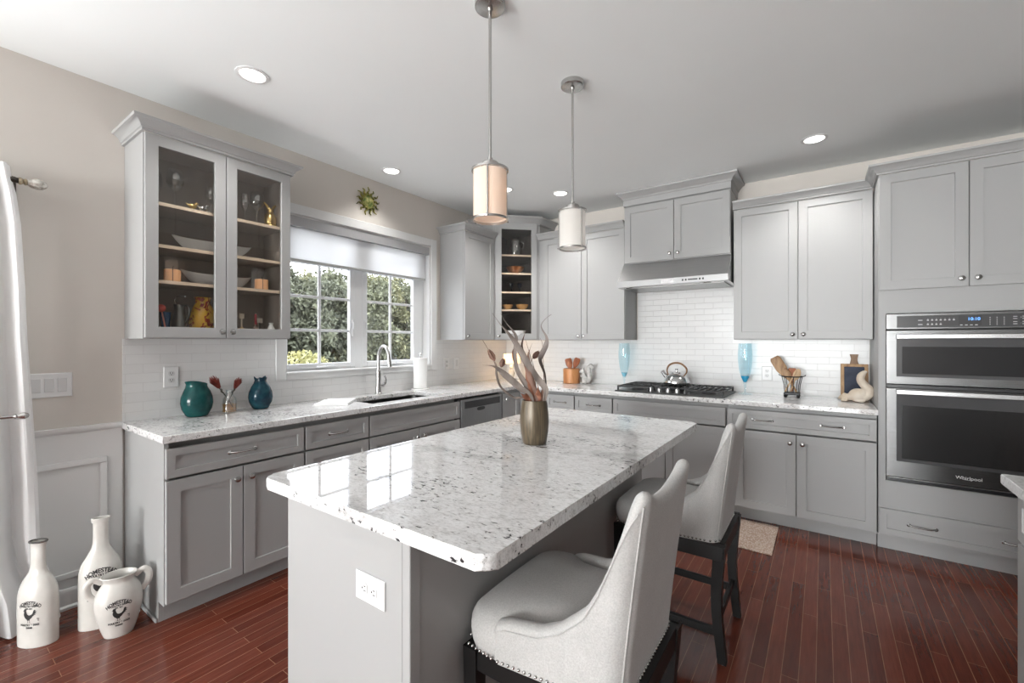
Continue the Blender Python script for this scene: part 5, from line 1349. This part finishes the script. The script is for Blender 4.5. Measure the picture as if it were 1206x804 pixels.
# small ornaments bottom right
t = thing('guitar_ornament', 'small wooden guitar ornament at the lower left of the right glass door', 'ornament', (.19, -3.07, SH[1]))
bm = bm_()
Mg = Matrix(((0, 0, 1, 0), (1, 0, 0, 0), (0, 1, 0, 0), (0, 0, 0, 1)))
prism(bm, [((.020+.005*math.cos(2*a))*math.cos(a)*(1 if math.sin(a) < 0 else .78), .028+.030*math.sin(a)) for a in [2*PI*k/24 for k in range(24)]], -.006, .006, .002, 1, M=Mg); obj('body', bm, M_PALEW, t)
bm = bm_(); box(bm, -.003, .003, -.004, .004, .055, .110, .001); box(bm, -.004, .004, -.014, .014, .108, .140, .002); obj('neck', bm, M_CREAM, t)
t = thing('red_candlestick', 'small red candle on a carved stand inside the right glass door', 'ornament', (.18, -2.983, SH[1]))
bm = bm_(); lathe(bm, [(0, 0), (.022, 0), (.024, .006), (.010, .02), (.018, .04), (.008, .06), (.014, .072), (0, .074)], 18); obj('stand', bm, noisy('carved_brown', (.20, .10, .07), (.5, .42, .36), 60, .6), t)
bm = bm_(); lathe(bm, [(0, .074), (.008, .074), (.007, .14), (0, .143)], 12); obj('candle', bm, mat('dark_red_wax', (.30, .02, .03), .4), t)
t = thing('mini_sign', 'tiny white card on a stand between the red candle and white bud vase', 'ornament', (.13, -2.935, SH[1]))
bm = bm_(); lathe(bm, [(0, 0), (.015, 0), (.015, .004), (.0025, .006), (.0025, .09), (0, .09)], 12); obj('stand', bm, M_INK, t)
bm = bm_(); box(bm, -.002, .002, -.018, .018, .088, .118, .001); obj('card', bm, mat('cream_card', (.75, .70, .62), .7), t)
bm = bm_(); lathe(bm, [(0, 0), (.030, 0), (.034, .01), (.032, .03), (.016, .062), (.011, .075), (.016, .088), (.013, .088), (.009, .075), (0, .06)], 24); o = obj('bud_vase', bm, M_PORC, loc=(.20, -2.896, SH[1])); tag(o, 'little white bud vase at the lower right of the glass cabinet', 'vase')

# corner cabinet contents
def at_c(k): return (0, CSH[k-1]+.0005) if k else (0, 1.3885)
t = thing('glass_pitcher', 'clear glass pitcher on the top shelf of the corner cabinet', 'pitcher', (.45, -.45, CSH[3]+.0005))
bm = bm_(); lathe(bm, [(0, 0), (.05, 0), (.055, .01), (.06, .08), (.05, .13), (.04, .15), (.045, .165), (.043, .165), (.038, .15), (.048, .13), (.058, .08), (.05, .012), (0, .008)], 28, cap0=False, cap1=False); obj('vessel', bm, M_CLEAR, t)
bm = bm_(); tube(bm, smooth_path([(.045, .0, .14), (.085, .02, .13), (.09, .02, .08), (.057, .0, .06)], 5), .005, 8); obj('handle', bm, M_CLEAR, t)
def bowl(name, label, x, y, z, r, h, m):
    bm = bm_(); lathe(bm, [(0, 0), (r*.45, 0), (r*.5, .004), (r*.8, h*.4), (r, h), (r*.97, h), (r*.75, h*.42), (r*.4, .008), (0, .007)], 28, cap0=False, cap1=False); o = obj(name, bm, m, loc=(x, y, z)); return tag(o, label, 'bowl')
bowl('copper_bowl', 'wide copper bowl on the second shelf of the corner cabinet', .44, -.44, CSH[2]+.0005, .10, .065, mat('copper', (.62, .27, .12), .3, 1.0))
M_AMBGL = noisy('amber_bowl', (.36, .17, .05), (.5, .28, .1), 20, .25)
bowl('amber_bowl', 'amber bowl at the left of the fourth shelf in the corner cabinet', .385, -.505, CSH[0]+.0005, .062, .05, M_AMBGL)
bowl('amber_bowl', 'amber bowl at the right of the fourth shelf in the corner cabinet', .495, -.385, CSH[0]+.0005, .07, .055, M_AMBGL)
for i, (dx, dy, lab) in enumerate(((-.03, -.03, 'small blue glass at the left of the middle corner cabinet shelf'), (.035, .03, 'small blue glass at the right of the middle corner cabinet shelf'))):
    bm = bm_(); lathe(bm, [(0, 0), (.018, 0), (.018, .002), (.004, .006), (.004, .04), (.02, .055), (.026, .09), (.0245, .09), (.018, .056), (0, .05)], 20); o = obj('blue_glass', bm, glass('deep_blue_glass', (.45, .55, .8), ior=1.5, extra=.4), loc=(.45+dx, -.45+dy, CSH[1]+.0005)); tag(o, lab, 'glass')
bowl('serving_bowl', 'large white bowl at the bottom of the corner cabinet behind the dried stems', .44, -.44, 1.3885, .115, .085, M_PORC)

# sunburst ornament above the window
t = thing('sunburst_ornament', 'green and gold sunburst ornament on the wall above the window', 'wall ornament', (.001, -2.001, 2.543), R90)
M_SUN = noisy('patina_gold', (.10, .12, .035), (.42, .38, .12), 40, .3, .6)
bm = bm_(); M = Matrix.Rotation(R90, 4, 'X'); lathe(bm, [(.0, 0), (.066, 0), (.066, .008), (.058, .012), (.052, .010), (.045, .018), (.025, .030), (0, .034)], 32, M); obj('face', bm, noisy('green_gold_glass', (.14, .22, .05), (.70, .62, .25), 30, .15, .3), t)
for k in range(13):
    a = 2*PI*k/13+.1; bm = bm_(); c_, s_ = math.cos(a), math.sin(a); tg = (-s_, c_)
    P = []
    for r_, o_2 in ((.056, 0), (.075, .008), (.095, -.006), (.122 if k % 2 else .112, .006)): P.append((r_*c_+tg[0]*o_2, -.010, r_*s_+tg[1]*o_2))
    pp = smooth_path(P, 4); tube(bm, pp, [.0165*(1-.7*i/(len(pp)-1)) for i in range(len(pp))], 8, flat=.6); obj('ray', bm, M_SUN, t)

# ------------------------------------------------------------------ curtain, rod, floor vases, rug
bm = bm_(); rows = [(2.165, -4.020), (2.10, -4.012), (2.04, -4.0), (1.9, -3.985), (1.6, -3.972), (1.37, -3.966), (1.1, -3.953), (.72, -3.935), (.44, -3.928), (.30, -3.908), (.17, -3.872), (.012, -3.855)]
rows2 = []
for (za, a), (zb_, b) in zip(rows, rows[1:]):
    for k in range(4): rows2.append((za+(zb_-za)*k/4, a+(b-a)*k/4))
rows2.append(rows[-1]); NC = 120; g = []
for z, yr in rows2:
    row = []; amp = .040 if z > 2.0 else .036+.012*min(1, (2.0-z)/2)
    for i in range(NC+1):
        s = i/NC; y = yr+(-4.80-yr)*s
        ph = s*7.2*2*PI+.5*math.sin(z*1.2+s*5)
        x = .105+amp*math.sin(ph)*(1 if s > .01 else .6)+.010*math.sin(ph*2.3+z*2)+(.03*(.3-z)/.3 if z < .3 else 0)*s
        row.append(bm.verts.new((max(.035, x), y, z)))
    g.append(row)
for a, b in zip(g, g[1:]):
    for i in range(NC): bm.faces.new((a[i], a[i+1], b[i+1], b[i]))
o = obj('curtain', bm, M_CURT); tag(o, 'white full length curtain gathered at the left beside the patio door', 'curtain')
M_ROD = noisy('dark_bronze', (.05, .045, .04), (.09, .08, .07), 20, .35, .8)
t = thing('curtain_rod', 'dark bronze curtain rod with a crystal finial at upper left', 'curtain rod', (.105, -4.0, 2.104))
bm = bm_(); cyl(bm, (0, -2.4, 0), (0, .008, 0), .0125, 16); obj('rod', bm, M_ROD, t)
bm = bm_(); lathe(bm, [(0, 0), (.0145, 0), (.0175, .006), (.0145, .012), (.011, .016), (.0165, .022), (.013, .028), (0, .03)], 18, Matrix.Translation((0, .006, 0)) @ Matrix.Rotation(-R90, 4, 'X')); f = obj('finial_collar', bm, mat('antique_brass', (.42, .36, .26), .35, 1.0), t)
bm = bm_(); lathe(bm, [(0, 0), (.012, .004), (.022, .018), (.0265, .036), (.022, .056), (.011, .068), (0, .072)], 10, Matrix.Translation((0, .030, 0)) @ Matrix.Rotation(-R90, 4, 'X')); obj('finial_crystal', bm, noisy('smoky_crystal', (.30, .28, .24), (.75, .73, .68), 60, .05, .2), f, smooth=0)
bm = bm_(); box(bm, -.103, -.012, -.018, -.008, -.012, .004, .002); box(bm, -.1035, -.098, -.035, .01, -.04, .04, .002); obj('bracket', bm, M_ROD, t)
t = thing('curtain_holdback', 'steel holdback rod with a small knob in front of the white curtain', 'holdback', (.20, -3.985, 1.021))
bm = bm_(); cyl(bm, (0, -.86, 0), (0, -.03, 0), .0075, 14); tube(bm, smooth_path([(0, -.86, 0), (-.02, -.885, 0), (-.198, -.885, 0)], 5), .0075, 12); obj('rod', bm, M_NICKEL, t)
bm = bm_(); lathe(bm, [(0, 0), (.008, 0), (.012, .006), (.007, .012), (.014, .022), (.016, .034), (.010, .046), (0, .050)], 16, Matrix.Translation((0, -.035, 0)) @ Matrix.Rotation(-R90, 4, 'X')); obj('knob', bm, M_NICKEL, t)

ROOST = [(-.9, .95), (-.72, 1.02), (-.60, .86), (-.50, .50), (-.30, .28), (0, .22), (.22, .34), (.34, .62), (.42, .92), (.36, 1.08), (.46, 1.12), (.52, 1.26), (.60, 1.14), (.68, 1.24), (.72, 1.10), (.82, 1.02), (.74, .94), (.94, .86), (.76, .80), (.74, .62), (.80, .42),
         (.74, .10), (.56, -.22), (.30, -.44), (.24, -.62), (.12, -.46), (.02, -.64), (-.10, -.42), (-.36, -.20), (-.54, .06), (-.70, .10), (-.62, .22), (-.92, .26), (-.74, .38), (-1.06, .50), (-.82, .58), (-1.12, .78), (-.86, .76)]
def label_on(bm, Mp, w, mirror=1):
    """homestead farm print: Mp maps flat label coordinates (x, y, lift) to the surface"""
    f = lambda dy: (lambda v: Mp(v.x*.80, v.y+dy, .0006))
    B = .012*w
    text_bm(bm, 'HOMESTEAD', .36*w, f(.86*w), 0, bend=1.5*w, bold=B)
    text_bm(bm, 'POULTRY FARM', .20*w, f(.60*w), 0, bold=B*.8); text_bm(bm, 'EST. 1871', .14*w, f(.43*w), 0, bold=B*.6)
    text_bm(bm, 'POULTRY & EGGS', .21*w, f(-.80*w), 0, bold=B*.8); text_bm(bm, 'FARMS', .18*w, f(-1.02*w), 0, bold=B)
    text_bm(bm, 'No.\n12', .13*w, lambda v: Mp(v.x*.8+.60*w, v.y-.42*w, .0006), 0, bold=B*.5)
    b = bm_(); vs = [b.verts.new((x, y, 0)) for x, y in ROOST]; b.faces.new(vs); bmesh.ops.triangulate(b, faces=b.faces[:])
    for s in (-1, 1):   # legs and feet
        lx = .05+.13*s
        for q in ([(lx-.03, -.42), (lx+.03, -.42), (lx+.02, -.86), (lx-.02, -.86)], [(lx-.12, -.92), (lx+.14, -.92), (lx+.02, -.83), (lx-.02, -.83)]): b.faces.new([b.verts.new((x, y, 0)) for x, y in q])
    bmesh.ops.subdivide_edges(b, edges=b.edges[:], cuts=2, use_grid_fill=True); bmesh.ops.triangulate(b, faces=b.faces[:])
    mp = {}
    for v in b.verts: mp[v] = bm.verts.new(Mp(-v.co.x*.48*w, v.co.y*.50*w-.16*w, .0007))
    for fc in b.faces: bm.faces.new([mp[v] for v in fc.verts])
    b.free()
def interp(prof, z):
    for (r0, z0), (r1, z1) in zip(prof, prof[1:]):
        if z0 <= z <= z1 and z1 > z0: return r0+(r1-r0)*(z-z0)/(z1-z0)
    return prof[-1][0]
def farm_vessel(name, label, loc, rz, prof, inner, sx, sy, zl, wl, phi0, rim, parts=None):
    t = thing(name, label, 'bottle' if name == 'ceramic_bottle' else 'jug', loc, rz, 'white farm print pottery on the floor')
    P = [(Vector(p)) for p in prof]; fine = smooth_path([(r, z, 0) for r, z in prof], 5); prof2 = [(max(0, p.x), p.y) for p in fine]
    bm = bm_(); lathe(bm, [(0, 0)]+prof2+inner, 48, sx=sx, sy=sy, cap0=False, cap1=False); obj('body', bm, M_CERAM, t)
    zt = prof[-1][1]; rt = prof[-1][0]
    bm = bm_(); pts = [((rt-.002)*sx*math.cos(2*PI*k/40), (rt-.002)*sy*math.sin(2*PI*k/40), zt+.0015) for k in range(40)]; tube(bm, pts, .0042 if rim is M_RIMWORN else .0032, 8, closed=True); obj('rim', bm, rim, t)
    def Mp(x, y, lift):
        z = zl+y; r = interp(prof2, z); a = phi0+x/max(.01, r*sx)
        n = Vector((math.cos(a)/sx, math.sin(a)/sy, 0)).normalized()
        return Vector((r*sx*math.cos(a), r*sy*math.sin(a), z))+n*lift
    bm = bm_(); label_on(bm, lambda x, y, l: Mp(-x if False else x, y, l), wl); obj('farm_print', bm, M_INK, t, smooth=0)
    return t
# local +y is the flat face; angle grows to the viewer's left, so x is mirrored below
BP = [(.078, 0), (.080, .006), (.080, .06), (.081, .14), (.080, .20), (.074, .245), (.058, .285), (.038, .315), (.031, .345), (.030, .40), (.030, .43), (.036, .452)]
BIN = [(.030, .452), (.026, .43), (.025, .34), (0, .33)]
farm_vessel('ceramic_bottle', 'white farm print bottle vase nearest the curtain, its rim worn dark', (.255, -3.95, .0005), -R90-.95, BP, BIN, 1.0, .62, .150, .058, R90+.15, M_RIMWORN)
BP2 = [(.078, 0), (.080, .006), (.080, .08), (.080, .18), (.079, .25), (.070, .295), (.050, .335), (.034, .37), (.029, .40), (.028, .46), (.029, .488), (.033, .492), (.034, .506)]
farm_vessel('ceramic_bottle', 'tallest white farm print bottle vase standing behind the two handled jug', (.318, -3.752, .0005), -R90-.35, BP2, [(.026, .506), (.025, .48), (.025, .37), (0, .36)], 1.0, .62, .205, .078, R90+.12, M_CERAM)
JP = [(.050, 0), (.054, .005), (.068, .05), (.084, .12), (.086, .165), (.078, .205), (.062, .235), (.055, .248), (.060, .262), (.066, .272)]
t = farm_vessel('ceramic_jug', 'white two handled farm print jug at the end of the base cabinet', (.478, -3.722, .0005), -R90-.28, JP, [(.060, .272), (.054, .26), (.050, .246), (.056, .232), (.074, .2), (.08, .15), (0, .03)], 1.0, .78, .122, .058, R90+.05, M_CERAM)
for s in (-1, 1):
    bm = bm_(); tube(bm, smooth_path([(s*.058, 0, .252), (s*.088, 0, .272), (s*.108, 0, .25), (s*.104, 0, .21), (s*.082, 0, .178)], 6), [.0085]*6+[.0095]*13+[.0085]*6, 10, flat=1.5); obj('handle', bm, M_CERAM, t)

bm = bm_(); box(bm, 2.02, 2.892, -1.115, -.598, .0005, .009, .003, 2)
def m_rug():
    m = mat('woven_beige_rug', (.62, .50, .42), .95); t = m.node_tree; b = bsdf(m); L = t.links.new
    tc = N(t, 'ShaderNodeTexCoord'); v = N(t, 'ShaderNodeTexVoronoi', ins={'Scale': 95.0}); L(tc.outputs['Object'], v.inputs['Vector'])
    r = ramp(t, [(.15, (.70, .61, .54)), (.6, (.42, .30, .23))]); L(v.outputs['Distance'], r.inputs[0]); L(r.outputs[0], b.inputs['Base Color'])
    bp = N(t, 'ShaderNodeBump', ins={'Strength': .6, 'Distance': .002}); bp.invert = True; L(v.outputs['Distance'], bp.inputs['Height']); L(bp.outputs[0], b.inputs['Normal'])
    return m
tag(obj('rug', bm, m_rug()), 'small beige woven mat on the floor in front of the cooktop cabinets', 'rug')

# ------------------------------------------------------------------ outdoors beyond the sink window
def m_ground():
    return noisy('rough_ground', (.055, .052, .045), (.10, .092, .075), 2.5, .95, detail=8)
bm = bm_(); nx, ny = 30, 24; g = {}
for i in range(nx+1):
    for j in range(ny+1):
        x = -.16-30*i/nx; y = -16+32*j/ny; z = -.45+1.35*max(0, min(1, (-x-5.0)/4.5))**1.2+.10*noise.noise(Vector((x*.6, y*.6, 0)))*min(1, -x/4)
        g[i, j] = bm.verts.new((x, y, z))
for i in range(nx):
    for j in range(ny): bm.faces.new((g[i, j], g[i+1, j], g[i+1, j+1], g[i, j+1]))
obj('ground', bm, m_ground(), kind='structure')
def gz(x, y): return -.45+1.35*max(0, min(1, (-x-5.0)/4.5))**1.2
M_BARK = noisy('grey_bark', (.07, .06, .05), (.13, .11, .09), 20, .9)
def leafmat(n, a, b):
    m = noisy(n, a, b, 3.0, .7, detail=3); return m
LM = [leafmat('grey_green_leaves', (.085, .092, .055), (.17, .18, .105)), leafmat('yellow_green_leaves', (.13, .132, .065), (.24, .235, .12)), leafmat('dark_green_leaves', (.068, .076, .05), (.14, .15, .092))]
def tree_proto(h, r, n, m, seed, leafs=.085):
    rnd = random.Random(seed); t = D.objects.new('tree', None); COL.objects.link(t)
    bm = bm_(); tube(bm, [(0, 0, -.2), (.03, .02, h*.35), (-.02, .03, h*.7), (0, 0, h*.95)], [.09, .07, .045, .015], 8)
    for k in range(9):
        a = k*2.4; z = h*(.15+.08*k); q = r*(.75-.05*k); tube(bm, [(0, 0, z), (q*.5*math.cos(a), q*.5*math.sin(a), z+.15), (q*math.cos(a), q*math.sin(a), z+.4)], [.03, .02, .006], 6)
    obj('trunk', bm, M_BARK, t)
    bm = bm_()
    cl = [(rnd.uniform(-1, 1), rnd.uniform(-1, 1), rnd.uniform(0, 1)) for _ in range(46)]
    for k in range(n):
        c = cl[k % len(cl)]; zz = c[2]; rr = r*(1.0-.3*zz**4)
        v = Vector((c[0]*rr*.8+rnd.gauss(0, r*.16), c[1]*rr*.8+rnd.gauss(0, r*.16), h*(.04+.93*zz)+rnd.gauss(0, h*.045)))
        s = leafs*rnd.uniform(.6, 1.3); q = Matrix.Rotation(rnd.uniform(0, 6.28), 4, 'Z') @ Matrix.Rotation(rnd.uniform(.3, 1.9), 4, 'X') @ Matrix.Rotation(rnd.uniform(0, 6.28), 4, 'Z')
        vs = [bm.verts.new(v+(q @ Vector(p))*s) for p in ((-.5, 0, 0), (0, -.28, .08), (.6, 0, 0), (0, .28, .08))]
        bm.faces.new((vs[0], vs[1], vs[2])); bm.faces.new((vs[0], vs[2], vs[3]))
    obj('foliage', bm, m, t, smooth=0)
    return t
protos = [tree_proto(2.75, .95, 13000, LM[0], 1, .13), tree_proto(2.85, .92, 13000, LM[1], 2, .13), tree_proto(2.6, .98, 13000, LM[2], 3, .13)]
tlabs = ['grey-green bushy tree seen through the sink window', 'yellow-green leafy tree seen through the sink window', 'dark green bushy tree seen through the sink window']
spots = [(-9.0-.25*((i*7) % 3), -1.4+1.62*i, (0, 1, 2, 0, 1, 0, 2)[i % 7]) for i in range(8)]+[(-11.0-.2*((i*5) % 3), -.3+1.5*i, (1, 0, 0, 1, 2, 1)[i % 6]) for i in range(9)]
spots += [(-8.1, 2.15, 2), (-8.2, 3.9, 0)]
used = set()
for i, (x, y, k) in enumerate(spots):
    a = random.uniform(0, 6.28); s = random.uniform(.92, 1.08)
    if k not in used:
        used.add(k); tr = protos[k]; tr.location = (x, y, gz(x, y)-.05); tr.rotation_euler = (0, 0, a); tr.scale = (s,)*3; tag(tr, tlabs[k], 'tree', ['grey-green trees outside', 'yellow-green trees outside', 'dark green trees outside'][k])
    else: dup(protos[k], (x, y, gz(x, y)-.05), a, scale=s)
# a pale yellow shrub close to the window
rnd = random.Random(5); t = thing('garden_shrub', 'pale yellow-green shrub outside the lower left of the sink window', 'shrub', (-2.2, -1.36, -.45))
bm = bm_()
for k in range(7):
    a = k*.9; tube(bm, [(0, 0, -.05), (.12*math.cos(a), .12*math.sin(a), .7), (.32*math.cos(a), .32*math.sin(a), 1.25)], [.02, .014, .005], 6)
obj('stems', bm, M_BARK, t)
bm = bm_()
for k in range(2600):
    u = rnd.uniform(-1, 1); a = rnd.uniform(0, 6.28); q = math.sqrt(1-u*u); rr = rnd.uniform(.6, 1)**.4
    v = Vector((.48*q*math.cos(a)*rr, .48*q*math.sin(a)*rr, 1.10+.60*u*rr)); s = .065*rnd.uniform(.6, 1.3)
    qm = Matrix.Rotation(rnd.uniform(0, 6.28), 4, 'Z') @ Matrix.Rotation(rnd.uniform(.2, 1.6), 4, 'X') @ Matrix.Rotation(rnd.uniform(0, 6.28), 4, 'Z')
    vs = [bm.verts.new(v+(qm @ Vector(p))*s) for p in ((-.5, 0, 0), (0, -.25, .08), (.6, 0, 0), (0, .25, .08))]
    bm.faces.new((vs[0], vs[1], vs[2])); bm.faces.new((vs[0], vs[2], vs[3]))
obj('foliage', bm, leafmat('pale_yellow_leaves', (.30, .30, .12), (.48, .45, .22)), t, smooth=0)
